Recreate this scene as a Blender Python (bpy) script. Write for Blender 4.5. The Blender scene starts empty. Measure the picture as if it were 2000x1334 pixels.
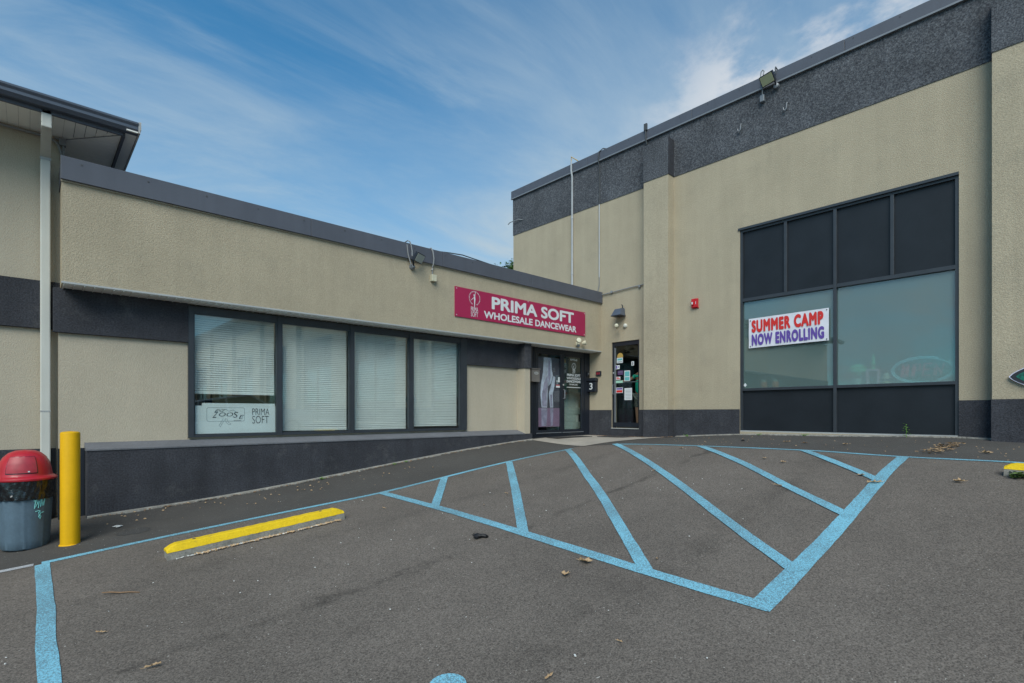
import bpy, bmesh, math, random
import numpy as np
from mathutils import Vector, Matrix
random.seed(7)
R = math.radians
S = bpy.context.scene
C = S.collection

# ------------------------------------------------------------------ camera, sky, sun, exposure
# frame: x runs along the low shop front, y runs back along the tall hall wall, z = 0 is eye height
cd = bpy.data.cameras.new('camera'); cam = bpy.data.objects.new('camera', cd); C.objects.link(cam)
cam.location = (0, 0, 0); cam.rotation_euler = (R(90), 0, -math.atan2(.679, .734))
cd.sensor_width = 36; cd.lens = 36 * 1022 / 2000; cd.shift_y = .07
cd.clip_start = .05; cd.clip_end = 2000
S.camera = cam
S.render.resolution_x = 1024; S.render.resolution_y = 683
S.view_settings.view_transform = 'Standard'; S.view_settings.look = 'None'
S.view_settings.gamma = 1; S.view_settings.use_curve_mapping = False
S.view_settings.exposure = 1.15

SUN_EL, SUN_AZ = R(44), R(229)          # azimuth measured from +y, clockwise
world = bpy.data.worlds.new('World'); S.world = world; world.use_nodes = True
nt = world.node_tree; nt.nodes.clear()
def N(nt, t, **k):
    n = nt.nodes.new(t)
    for a, b in k.items():
        if a in n.inputs.keys(): n.inputs[a].default_value = b
        else: setattr(n, a, b)
    return n
def L(nt, a, b): nt.links.new(a, b)
def sky():
    o = N(nt, 'ShaderNodeOutputWorld'); bg = N(nt, 'ShaderNodeBackground'); bg.inputs['Strength'].default_value = .07
    s = N(nt, 'ShaderNodeTexSky'); s.sky_type = 'NISHITA'; s.sun_disc = False
    s.sun_elevation = SUN_EL; s.sun_rotation = SUN_AZ; s.altitude = 50; s.air_density = 1.0; s.dust_density = .6; s.ozone_density = 2.2
    hs = N(nt, 'ShaderNodeHueSaturation'); hs.inputs['Saturation'].default_value = 1.08; hs.inputs['Value'].default_value = 1.0
    L(nt, s.outputs[0], hs.inputs['Color'])
    tc = N(nt, 'ShaderNodeTexCoord')
    sp = N(nt, 'ShaderNodeSeparateXYZ'); L(nt, tc.outputs['Generated'], sp.inputs[0])
    def m(op, a, b=None, clamp=False):
        n = N(nt, 'ShaderNodeMath'); n.operation = op; n.use_clamp = clamp
        for i, v in enumerate((a, b)):
            if v is None: continue
            if isinstance(v, (int, float)): n.inputs[i].default_value = v
            else: L(nt, v, n.inputs[i])
        return n.outputs[0]
    zz = m('ADD', m('MAXIMUM', sp.outputs[2], 0.0), .12)
    px = m('DIVIDE', sp.outputs[0], zz); py = m('DIVIDE', sp.outputs[1], zz)
    def nz(sx, sy, rot, sc, det, dist=0., off=0.):
        cb = N(nt, 'ShaderNodeCombineXYZ'); L(nt, px, cb.inputs[0]); L(nt, py, cb.inputs[1])
        mp = N(nt, 'ShaderNodeMapping'); mp.inputs['Rotation'].default_value = (0, 0, R(rot)); mp.inputs['Scale'].default_value = (sx, sy, 1); mp.inputs['Location'].default_value = (off, off * .7, 0)
        L(nt, cb.outputs[0], mp.inputs[0])
        n = N(nt, 'ShaderNodeTexNoise'); n.inputs['Scale'].default_value = sc; n.inputs['Detail'].default_value = det; n.inputs['Roughness'].default_value = .62; n.inputs['Distortion'].default_value = dist
        L(nt, mp.outputs[0], n.inputs['Vector']); return n.outputs['Fac']
    def ramp(v, a, b):
        n = N(nt, 'ShaderNodeMapRange'); n.interpolation_type = 'SMOOTHSTEP'
        n.inputs['From Min'].default_value = a; n.inputs['From Max'].default_value = b; L(nt, v, n.inputs['Value']); return n.outputs[0]
    wisp = m('MULTIPLY', ramp(nz(.6, 1.5, 40, 1.5, 10, 1.6, 3.1), .40, .74), ramp(nz(1, 1, 0, .9, 3, .2, 8.), .34, .62))
    soft = ramp(nz(.6, 1.2, 35, 1.1, 8, .5, 1.3), .34, .74)
    low = ramp(sp.outputs[2], .62, .24); side = ramp(sp.outputs[0], .30, .84)
    thin = m('ADD', m('MULTIPLY', low, .72), m('MULTIPLY', side, .40))
    thin = m('MULTIPLY', thin, m('ADD', m('MULTIPLY', soft, .62), .55))
    thin = m('ADD', thin, m('MULTIPLY', wisp, .26))
    thin = m('ADD', thin, m('MULTIPLY', soft, .10), True)
    # cumulus heads low over the tall hall, drifting on round the horizon
    cum = ramp(nz(1, 1, 0, 1.7, 8, .15, 5.2), .42, .56)
    mask = m('MULTIPLY', ramp(m('ADD', sp.outputs[0], m('MULTIPLY', sp.outputs[1], -.25)), .56, .74), ramp(sp.outputs[2], .72, .5))
    cum = m('MULTIPLY', cum, mask)
    mix1 = N(nt, 'ShaderNodeMixRGB'); tn = N(nt, 'ShaderNodeVectorMath'); tn.operation = 'MULTIPLY'; tn.inputs[1].default_value = (.28, .90, 1.02); L(nt, hs.outputs[0], tn.inputs[0]); L(nt, tn.outputs[0], mix1.inputs[1]); mix1.inputs[2].default_value = (3.0, 3.75, 4.3, 1); L(nt, thin, mix1.inputs[0])
    mix2 = N(nt, 'ShaderNodeMixRGB'); L(nt, mix1.outputs[0], mix2.inputs[1]); mix2.inputs[2].default_value = (4.9, 5.0, 5.15, 1); L(nt, m('MULTIPLY', cum, .9), mix2.inputs[0])
    L(nt, mix2.outputs[0], bg.inputs['Color']); L(nt, bg.outputs[0], o.inputs[0])
sky()
sd = bpy.data.lights.new('sun', 'SUN'); sd.energy = 1.5; sd.angle = R(40); sd.color = (1, .94, .83)
sun = bpy.data.objects.new('sun', sd); C.objects.link(sun)
dirv = Vector((math.sin(SUN_AZ) * math.cos(SUN_EL), math.cos(SUN_AZ) * math.cos(SUN_EL), math.sin(SUN_EL)))
sun.rotation_euler = dirv.to_track_quat('Z', 'Y').to_euler(); sun.location = (-10, -20, 30)

# ------------------------------------------------------------------ materials
M = {}
def mat(name, col, rough=.7, metal=0., spec=.5, var=0., vscale=3., fine=0., fscale=60., bump=0., bscale=60., streak=0., coat=0., col2=None, mix=None):
    """col: base colour; var / fine / streak: soft, small and run-down variations of it; col2+mix=(scale,lo,hi): second paint tone in patches"""
    m = bpy.data.materials.new(name); m.use_nodes = True; t = m.node_tree; p = t.nodes['Principled BSDF']
    p.inputs['Roughness'].default_value = rough; p.inputs['Metallic'].default_value = metal; p.inputs['Specular IOR Level'].default_value = spec
    p.inputs['Coat Weight'].default_value = coat
    tc = N(t, 'ShaderNodeTexCoord'); cur = None
    def noise(scale, det=5, sc3=(1, 1, 1), rough_=.6):
        mp = N(t, 'ShaderNodeMapping'); mp.inputs['Scale'].default_value = sc3; L(t, tc.outputs['Object'], mp.inputs[0])
        n = N(t, 'ShaderNodeTexNoise'); n.inputs['Scale'].default_value = scale; n.inputs['Detail'].default_value = det; n.inputs['Roughness'].default_value = rough_
        L(t, mp.outputs[0], n.inputs['Vector']); return n.outputs['Fac']
    rgb = N(t, 'ShaderNodeRGB'); rgb.outputs[0].default_value = (*col, 1); cur = rgb.outputs[0]
    if col2:
        mr = N(t, 'ShaderNodeMapRange'); mr.inputs['From Min'].default_value = mix[1]; mr.inputs['From Max'].default_value = mix[2]
        L(t, noise(mix[0], 8, (1, 1, 1), .68), mr.inputs['Value'])
        mx = N(t, 'ShaderNodeMixRGB'); L(t, mr.outputs[0], mx.inputs[0]); L(t, cur, mx.inputs[1]); mx.inputs[2].default_value = (*col2, 1); cur = mx.outputs[0]
    def modulate(fac, amt, cur, lo=.3, hi=.7):
        mr = N(t, 'ShaderNodeMapRange'); mr.inputs['From Min'].default_value = lo; mr.inputs['From Max'].default_value = hi
        mr.inputs['To Min'].default_value = 1 - amt; mr.inputs['To Max'].default_value = 1 + amt; L(t, fac, mr.inputs['Value'])
        vm = N(t, 'ShaderNodeVectorMath'); vm.operation = 'SCALE'; L(t, cur, vm.inputs[0]); L(t, mr.outputs[0], vm.inputs['Scale']); return vm.outputs[0]
    if var: cur = modulate(noise(vscale, 4), var, cur)
    if fine: cur = modulate(noise(fscale, 3, rough_=.7), fine, cur)
    if streak: cur = modulate(noise(2.2, 5, (2.5, 2.5, .16)), streak, cur)
    L(t, cur, p.inputs['Base Color'])
    if bump:
        b = N(t, 'ShaderNodeBump'); b.inputs['Strength'].default_value = bump; b.inputs['Distance'].default_value = .01
        L(t, noise(bscale, 4, rough_=.7), b.inputs['Height']); L(t, b.outputs[0], p.inputs['Normal'])
    M[name] = m; return m
mat('stucco', (.412, .354, .258), .93, spec=.25, var=.06, vscale=1.1, fine=.18, fscale=62, bump=1, bscale=62, streak=.045, col2=(.36, .315, .235), mix=(1.5, .54, .76))
mat('stucco_panel', (.462, .408, .318), .93, spec=.25, var=.035, vscale=1.3, fine=.10, fscale=80, bump=.8, bscale=75, streak=.03)
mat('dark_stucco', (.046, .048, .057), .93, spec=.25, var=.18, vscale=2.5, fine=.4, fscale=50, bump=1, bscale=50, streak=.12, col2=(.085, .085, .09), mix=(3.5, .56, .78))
mat('weathered_band', (.052, .056, .066), .95, spec=.2, var=.2, vscale=1.3, fine=.35, fscale=45, bump=1, bscale=45, streak=.08, col2=(.20, .21, .225), mix=(38, .42, .80))
mat('coping', (.085, .092, .115), .5, spec=.5, var=.07, vscale=1.5, streak=.06)
mat('trim_light', (.40, .41, .41), .5, var=.08)
mat('soffit', (.80, .79, .74), .6, var=.06, vscale=2)
mat('soffit_left', (.93, .92, .86), .6, var=.05, vscale=2)
mat('frame', (.034, .040, .049), .42, spec=.5, var=.12, vscale=4)
mat('dark_panel', (.013, .016, .021), .45, spec=.35, var=.2, vscale=1.6, fine=.06, fscale=25)
mat('frame_black', (.014, .018, .027), .4, spec=.5, var=.15, vscale=6)
mat('sill', (.125, .13, .145), .8, var=.12, vscale=3, fine=.15, fscale=40, bump=.3)
mat('downspout', (.56, .56, .51), .5, var=.06, vscale=1.5, streak=.1)
mat('gutter', (.075, .09, .12), .38, spec=.6, var=.15, vscale=2)
mat('rake', (.46, .46, .45), .6, var=.25, vscale=4)
mat('roofing', (.12, .12, .12), .9, var=.1)
mat('concrete', (.33, .30, .26), .95, var=.15, vscale=2.5, fine=.12, fscale=70, bump=.3, bscale=80)
mat('old_concrete', (.26, .25, .225), .95, var=.2, vscale=8, fine=.2, fscale=60, bump=.5, bscale=60, col2=(.09, .09, .08), mix=(12, .5, .8))
mat('yellow', (.70, .385, .004), .55, spec=.25, var=.05, vscale=3, fine=.03, fscale=40, bump=.15, bscale=30, streak=.1, col2=(.36, .22, .02), mix=(11, .66, .76))
mat('yellow_stop', (.74, .50, .012), .75, spec=.3, var=.08, vscale=6, fine=.12, fscale=60, bump=.5, bscale=60, col2=(.34, .25, .06), mix=(11, .60, .74))
mat('pipe_white', (.42, .44, .46), .5, var=.1)
mat('cable_grey', (.23, .24, .25), .6)
mat('cable_dark', (.06, .065, .07), .6)
mat('can', (.09, .14, .185), .55, var=.1, vscale=5, fine=.06, fscale=40, streak=.1)
mat('bag', (.006, .007, .009), .14, spec=.8, bump=1, bscale=14)
mat('red_plastic', (.42, .015, .028), .38, var=.15, vscale=6, coat=.25)
mat('red_worn', (.36, .03, .045), .45, var=.2, vscale=9, col2=(.12, .03, .035), mix=(9, .56, .72))
mat('graffiti', (.22, .62, .62), .6)
mat('magenta', (.37, .018, .078), .42, var=.06, vscale=1.2)
mat('white_vinyl', (.66, .69, .71), .5)
mat('banner', (.68, .68, .74), .45, var=.05, vscale=5, bump=.35, bscale=7)
mat('red_print', (.62, .025, .02), .5)
mat('purple_print', (.12, .065, .33), .5)
mat('black_print', (.02, .022, .03), .5)
mat('grey_print', (.2, .25, .27), .5)
mat('alarm_red', (.50, .012, .018), .4)
mat('lens', (.42, .46, .43), .25, spec=.6)
mat('lens_yellow', (.45, .46, .28), .3)
mat('grey_metal', (.20, .215, .235), .5, metal=.2, var=.1)
mat('white_plastic', (.55, .55, .50), .45)
mat('cream_plastic', (.56, .53, .40), .45, var=.1, vscale=8)
mat('taupe', (.17, .155, .145), .5, var=.08)
mat('blind', (.82, .83, .79), .55, var=.04, vscale=3)
mat('paper_blue', (.78, .83, .82), .6, var=.05, vscale=3)
mat('poster_dark', (.12, .105, .14), .5, var=.2, vscale=2)
mat('poster_pink', (.36, .22, .34), .5, var=.1, vscale=4)
mat('leg_light', (.70, .69, .84), .5, var=.3, vscale=5, streak=.3)
mat('leg_shadow', (.46, .40, .56), .5, var=.3, vscale=6)
mat('door_film', (.018, .033, .03), .35)
mat('block', (.45, .52, .48), .9, var=.12, vscale=6, fine=.1, fscale=60, bump=.4)
mat('mortar', (.75, .8, .76), .9)
mat('interior', (.5, .5, .47), .9)
mat('interior_dim', (.24, .27, .26), .9)
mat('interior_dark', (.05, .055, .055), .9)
mat('cardboard', (.40, .33, .19), .8, var=.1)
mat('leaf_dry', (.44, .30, .17), .8, var=.25, vscale=14)
mat('leaf_pile', (.33, .22, .12), .85, var=.3, vscale=9, col2=(.12, .08, .05), mix=(22, .45, .6))
mat('leaf_dark', (.22, .13, .07), .8, var=.25, vscale=14)
mat('weed', (.17, .36, .05), .6, var=.3, vscale=20)
mat('foliage', (.09, .16, .035), .6, var=.35, vscale=3)
mat('bark', (.10, .075, .05), .9)
mat('paper', (.65, .65, .62), .7)
mat('litter', (.008, .008, .010), .55, spec=.4)
mat('skin', (.42, .22, .14), .5)
mat('shirt', (.02, .62, .42), .8, var=.15, vscale=8)
mat('shorts', (.20, .21, .18), .9, col2=(.07, .08, .08), mix=(25, .45, .55))
mat('hair', (.03, .02, .015), .7)
mat('car_paint', (.60, .62, .64), .25, coat=.6)
mat('car_glass', (.015, .018, .02), .08, spec=.8)
mat('tyre', (.02, .02, .02), .85)
mat('rim', (.4, .41, .42), .35, metal=.7)
mat('lamp_red', (.4, .01, .01), .3)
mat('neon_pink', (.90, .10, .16), .3)
mat('neon_blue', (.40, .78, .88), .3)
mat('teal_paper', (.12, .42, .44), .6)
mat('gold', (.45, .30, .08), .5)
mat('purple_paper', (.10, .05, .14), .6)
mat('mint', (.35, .60, .48), .6)
mat('oval_green', (.01, .16, .11), .3, col2=(.01, .03, .03), mix=(12, .45, .6))
mat('green_box', (.12, .5, .25), .6)
mat('orange_box', (.75, .2, .06), .6)
mat('pink_box', (.75, .4, .48), .6)
mat('doormat', (.035, .033, .033), .95, fine=.3, fscale=80)

def glass_mat(name, tint, ior=1.75, blue=0):
    m = bpy.data.materials.new(name); m.use_nodes = True; t = m.node_tree; t.nodes.clear()
    o = N(t, 'ShaderNodeOutputMaterial'); tr = N(t, 'ShaderNodeBsdfTransparent'); tr.inputs[0].default_value = (*tint, 1)
    gl = N(t, 'ShaderNodeBsdfGlossy'); gl.inputs['Roughness'].default_value = .015; gl.inputs[0].default_value = (.93, .98, 1, 1)
    lw = N(t, 'ShaderNodeLayerWeight'); lw.inputs[0].default_value = .5; mx = N(t, 'ShaderNodeMixShader')
    pw = N(t, 'ShaderNodeMath'); pw.operation = 'POWER'; pw.inputs[1].default_value = 4.5; L(t, lw.outputs['Facing'], pw.inputs[0])
    f0 = ((ior - 1) / (ior + 1)) ** 2; fr = N(t, 'ShaderNodeMapRange'); fr.inputs['To Min'].default_value = f0; fr.inputs['To Max'].default_value = 1; L(t, pw.outputs[0], fr.inputs['Value'])
    L(t, fr.outputs[0], mx.inputs[0]); L(t, tr.outputs[0], mx.inputs[1]); L(t, gl.outputs[0], mx.inputs[2]); L(t, mx.outputs[0], o.inputs[0])
    M[name] = m
glass_mat('glass', (.93, .955, .95), 1.75)
glass_mat('door_glass', (.88, .91, .90), 1.5)
def frosted():
    m = bpy.data.materials.new('frosted'); m.use_nodes = True; t = m.node_tree; p = t.nodes['Principled BSDF']; o = t.nodes['Material Output']
    p.inputs['Roughness'].default_value = .8; p.inputs['Specular IOR Level'].default_value = .2
    tc = N(t, 'ShaderNodeTexCoord'); n = N(t, 'ShaderNodeTexNoise'); n.inputs['Scale'].default_value = .9; L(t, tc.outputs['Object'], n.inputs['Vector'])
    cr = N(t, 'ShaderNodeMixRGB'); cr.inputs[1].default_value = (.24, .325, .32, 1); cr.inputs[2].default_value = (.31, .40, .39, 1)
    L(t, n.outputs['Fac'], cr.inputs[0]); L(t, cr.outputs[0], p.inputs['Base Color'])
    tr = N(t, 'ShaderNodeBsdfTransparent'); tr.inputs[0].default_value = (.75, .95, .95, 1); mx = N(t, 'ShaderNodeMixShader'); mx.inputs[0].default_value = .45
    L(t, p.outputs[0], mx.inputs[1]); L(t, tr.outputs[0], mx.inputs[2]); L(t, mx.outputs[0], o.inputs[0]); M['frosted'] = m
frosted()

def asphalt(name, lo, hi, grain, seam):
    m = bpy.data.materials.new(name); m.use_nodes = True; t = m.node_tree; p = t.nodes['Principled BSDF']
    p.inputs['Roughness'].default_value = .88; p.inputs['Specular IOR Level'].default_value = .35
    tc = N(t, 'ShaderNodeTexCoord')
    def noise(s, d=4, r=.6, dist=0):
        n = N(t, 'ShaderNodeTexNoise'); n.inputs['Scale'].default_value = s; n.inputs['Detail'].default_value = d; n.inputs['Roughness'].default_value = r; n.inputs['Distortion'].default_value = dist
        L(t, tc.outputs['Object'], n.inputs['Vector']); return n.outputs['Fac']
    def mr(v, a, b, c=0., d=1.):
        n = N(t, 'ShaderNodeMapRange'); n.inputs['From Min'].default_value = a; n.inputs['From Max'].default_value = b; n.inputs['To Min'].default_value = c; n.inputs['To Max'].default_value = d
        L(t, v, n.inputs['Value']); return n.outputs[0]
    def mm(op, a, b):
        n = N(t, 'ShaderNodeMath'); n.operation = op
        for i, v in enumerate((a, b)):
            if isinstance(v, (int, float)): n.inputs[i].default_value = v
            else: L(t, v, n.inputs[i])
        return n.outputs[0]
    vo = N(t, 'ShaderNodeTexVoronoi'); vo.inputs['Scale'].default_value = grain; L(t, tc.outputs['Object'], vo.inputs['Vector'])
    bw = N(t, 'ShaderNodeSeparateColor'); L(t, vo.outputs['Color'], bw.inputs[0])
    g = mm('ADD', mm('MULTIPLY', bw.outputs[0], .55), mm('MULTIPLY', mr(noise(grain * .55, 3, .7), .3, .7), .45))
    mx = N(t, 'ShaderNodeMixRGB'); L(t, g, mx.inputs[0]); mx.inputs[1].default_value = (*lo, 1); mx.inputs[2].default_value = (*hi, 1)
    k = mm('MULTIPLY', mr(noise(.55, 5), .3, .7, .84, 1.13), mr(noise(4.5, 5, .7), .3, .7, .93, 1.07))
    k = mm('MULTIPLY', k, mr(noise(9., 2), .62, .78, 1., .86))
    if seam:
        sx = N(t, 'ShaderNodeSeparateXYZ'); L(t, tc.outputs['Object'], sx.inputs[0])
        w = mm('MULTIPLY', mm('SUBTRACT', noise(1.6, 5, .7), .5), .5)
        for yc, wd, am in ((4.05, .09, .5), (2.35, .28, .3), (5.6, .20, .2), (-.4, .5, .2)):
            d = mm('ABSOLUTE', mm('SUBTRACT', mm('ADD', sx.outputs[1], w), yc), 0)
            k = mm('MULTIPLY', k, mm('SUBTRACT', 1., mm('MULTIPLY', mr(d, 0, wd, am, 0), mr(noise(2.4, 4, .7), .4, .62))))
        # newer fill strips beside worn tyre paths
    vm = N(t, 'ShaderNodeVectorMath'); vm.operation = 'SCALE'; L(t, mx.outputs[0], vm.inputs[0]); L(t, k, vm.inputs['Scale'])
    cur = vm.outputs[0]
    sp = mr(noise(55, 1, .5), .765, .78); mx2 = N(t, 'ShaderNodeMixRGB'); L(t, sp, mx2.inputs[0]); L(t, cur, mx2.inputs[1]); mx2.inputs[2].default_value = (.42, .40, .36, 1)
    L(t, mx2.outputs[0], p.inputs['Base Color'])
    b = N(t, 'ShaderNodeBump'); b.inputs['Strength'].default_value = .55; b.inputs['Distance'].default_value = .004; L(t, g, b.inputs['Height']); L(t, b.outputs[0], p.inputs['Normal'])
    M[name] = m
asphalt('asphalt', (.044, .037, .032), (.232, .200, .172), 125, True)
asphalt('asphalt_walk', (.046, .043, .040), (.102, .095, .088), 190, False)
def paint(name, col, wear):
    m = bpy.data.materials.new(name); m.use_nodes = True; t = m.node_tree; p = t.nodes['Principled BSDF']; p.inputs['Roughness'].default_value = .75
    tc = N(t, 'ShaderNodeTexCoord'); vo = N(t, 'ShaderNodeTexVoronoi'); vo.inputs['Scale'].default_value = 150; L(t, tc.outputs['Object'], vo.inputs['Vector'])
    bw = N(t, 'ShaderNodeSeparateColor'); L(t, vo.outputs['Color'], bw.inputs[0])
    n = N(t, 'ShaderNodeTexNoise'); n.inputs['Scale'].default_value = 1.1; n.inputs['Detail'].default_value = 5; L(t, tc.outputs['Object'], n.inputs['Vector'])
    mr = N(t, 'ShaderNodeMapRange'); mr.inputs['From Min'].default_value = .35; mr.inputs['From Max'].default_value = .65; mr.inputs['To Min'].default_value = 1 - wear * .25; mr.inputs['To Max'].default_value = 1 - wear; L(t, n.outputs['Fac'], mr.inputs['Value'])
    gt = N(t, 'ShaderNodeMath'); gt.operation = 'GREATER_THAN'; L(t, bw.outputs[0], gt.inputs[0]); L(t, mr.outputs[0], gt.inputs[1])
    f2 = N(t, 'ShaderNodeMath'); f2.operation = 'MULTIPLY'; f2.inputs[1].default_value = .62; L(t, gt.outputs[0], f2.inputs[0])
    n2 = N(t, 'ShaderNodeTexNoise'); n2.inputs['Scale'].default_value = 2.5; n2.inputs['Detail'].default_value = 4; L(t, tc.outputs['Object'], n2.inputs['Vector'])
    c = N(t, 'ShaderNodeMixRGB'); c.inputs[1].default_value = (*[v * .88 for v in col], 1); c.inputs[2].default_value = (*[min(.85, v * 1.12) for v in col], 1); L(t, n2.outputs['Fac'], c.inputs[0])
    mx = N(t, 'ShaderNodeMixRGB'); L(t, f2.outputs[0], mx.inputs[0]); L(t, c.outputs[0], mx.inputs[1]); mx.inputs[2].default_value = (.085, .10, .11, 1)
    L(t, mx.outputs[0], p.inputs['Base Color'])
    b = N(t, 'ShaderNodeBump'); b.inputs['Strength'].default_value = .4; b.inputs['Distance'].default_value = .003; L(t, bw.outputs[0], b.inputs['Height']); L(t, b.outputs[0], p.inputs['Normal'])
    M[name] = m
paint('blue_paint', (.195, .48, .61), .80)
paint('white_paint', (.42, .43, .45), .6)

# ------------------------------------------------------------------ helpers
def tag(o, label=None, cat=None, group=None, kind=None):
    if label: o['label'] = label
    if cat: o['category'] = cat
    if group: o['group'] = group
    if kind: o['kind'] = kind
    return o
class MB:
    def __init__(s): s.b = bmesh.new()
    def poly(s, pts):
        try: return s.b.faces.new([s.b.verts.new(p) for p in pts])
        except ValueError: return None
    def box(s, x0, x1, y0, y1, z0, z1, bev=0, mtx=None):
        r = bmesh.ops.create_cube(s.b, size=1)
        for v in r['verts']: v.co = Vector(((x0 + x1) / 2 + v.co.x * (x1 - x0), (y0 + y1) / 2 + v.co.y * (y1 - y0), (z0 + z1) / 2 + v.co.z * (z1 - z0)))
        vs = r['verts']
        if bev:
            es = list({e for v in vs for e in v.link_edges}); r2 = bmesh.ops.bevel(s.b, geom=es, offset=bev, segments=2, affect='EDGES', profile=.5)
            vs = list({v for f in r2['faces'] for v in f.verts} | {v for v in vs if v.is_valid})
        if mtx is not None:
            for v in vs: v.co = mtx @ v.co
        return s
    def tube(s, pts, r, n=8, cap=True):
        pts = [Vector(p) for p in pts]; rings = []; rs = r if isinstance(r, (list, tuple)) else [r] * len(pts)
        up = Vector((0, 0, 1)); d0 = (pts[1] - pts[0]).normalized()
        a = d0.cross(up) if abs(d0.dot(up)) < .9 else d0.cross(Vector((1, 0, 0)))
        a.normalize()
        for i, p in enumerate(pts):
            d = (pts[min(i + 1, len(pts) - 1)] - pts[max(i - 1, 0)]).normalized()
            a = (a - d * a.dot(d)).normalized(); b = d.cross(a)
            rings.append([s.b.verts.new(p + (a * math.cos(2 * math.pi * k / n) + b * math.sin(2 * math.pi * k / n)) * rs[i]) for k in range(n)])
        for q, w in zip(rings, rings[1:]):
            for k in range(n): s.b.faces.new((q[k], q[(k + 1) % n], w[(k + 1) % n], w[k]))
        if cap: s.b.faces.new(rings[0][::-1]); s.b.faces.new(rings[-1])
        return s
    def lathe(s, prof, c=(0, 0, 0), n=32, cap=True, wob=None, axis=None):
        rings = []; mt = axis or Matrix.Identity(3)
        for j, (r, z) in enumerate(prof):
            ring = []
            for k in range(n):
                a = 2 * math.pi * k / n; rr = r * (1 + (wob(a, z, j) if wob else 0))
                ring.append(s.b.verts.new(Vector(c) + mt @ Vector((rr * math.cos(a), rr * math.sin(a), z))))
            rings.append(ring)
        for q, w in zip(rings, rings[1:]):
            for k in range(n): s.b.faces.new((q[k], q[(k + 1) % n], w[(k + 1) % n], w[k]))
        if cap: s.b.faces.new(rings[0][::-1]); s.b.faces.new(rings[-1])
        return s
    def prism(s, pts, y0, y1):
        """polygon in x,z extruded along y"""
        a = [s.b.verts.new((x, y0, z)) for x, z in pts]; b = [s.b.verts.new((x, y1, z)) for x, z in pts]; n = len(pts)
        s.b.faces.new(a); s.b.faces.new(b[::-1])
        for k in range(n): s.b.faces.new((a[k], b[k], b[(k + 1) % n], a[(k + 1) % n]))
        return s
    def mesh(s, name, m, smooth=False, norm=True):
        if norm: bmesh.ops.recalc_face_normals(s.b, faces=s.b.faces)
        me = bpy.data.meshes.new(name); s.b.to_mesh(me); s.b.free()
        if m: me.materials.append(M[m])
        if smooth:
            me.shade_smooth(); me.set_sharp_from_angle(angle=R(38))
        return me
def put(name, me, parent=None, loc=(0, 0, 0), rz=0):
    o = bpy.data.objects.new(name, me); C.objects.link(o); o.location = loc; o.rotation_euler = (0, 0, rz); o.parent = parent; return o
def part(name, mb, m, parent=None, smooth=False, label=None, loc=(0, 0, 0), kind=None):
    o = put(name, mb.mesh(name, m, smooth), parent, loc)
    if label: o['label'] = label
    if kind: o['kind'] = kind
    return o
def thing(name, label, cat, loc=(0, 0, 0), rz=0, group=None):
    return tag(put(name, None, None, loc, rz), label, cat, group)
def B(*a, **k): return MB().box(*a, **k)
def wall(mb, x0, x1, z0, z1, y0, y1, holes=()):
    """slab in the x,z plane from y0 (front) to y1, with rectangular openings"""
    xs = sorted({x0, x1, *[h[i] for h in holes for i in (0, 1) if x0 < h[i] < x1]}); zs = sorted({z0, z1, *[h[i] for h in holes for i in (2, 3) if z0 < h[i] < z1]})
    def solid(i, j):
        if i < 0 or j < 0 or i >= len(xs) - 1 or j >= len(zs) - 1: return False
        cx, cz = (xs[i] + xs[i + 1]) / 2, (zs[j] + zs[j + 1]) / 2
        return not any(h[0] < cx < h[1] and h[2] < cz < h[3] for h in holes)
    for i in range(len(xs) - 1):
        for j in range(len(zs) - 1):
            if not solid(i, j): continue
            a, b, c, d = xs[i], xs[i + 1], zs[j], zs[j + 1]
            mb.poly([(a, y0, c), (b, y0, c), (b, y0, d), (a, y0, d)]); mb.poly([(a, y1, d), (b, y1, d), (b, y1, c), (a, y1, c)])
            if not solid(i - 1, j): mb.poly([(a, y1, c), (a, y0, c), (a, y0, d), (a, y1, d)])
            if not solid(i + 1, j): mb.poly([(b, y0, c), (b, y1, c), (b, y1, d), (b, y0, d)])
            if not solid(i, j - 1): mb.poly([(a, y1, c), (b, y1, c), (b, y0, c), (a, y0, c)])
            if not solid(i, j + 1): mb.poly([(a, y0, d), (b, y0, d), (b, y1, d), (a, y1, d)])
    bmesh.ops.remove_doubles(mb.b, verts=mb.b.verts, dist=1e-5)
    return mb
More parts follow.
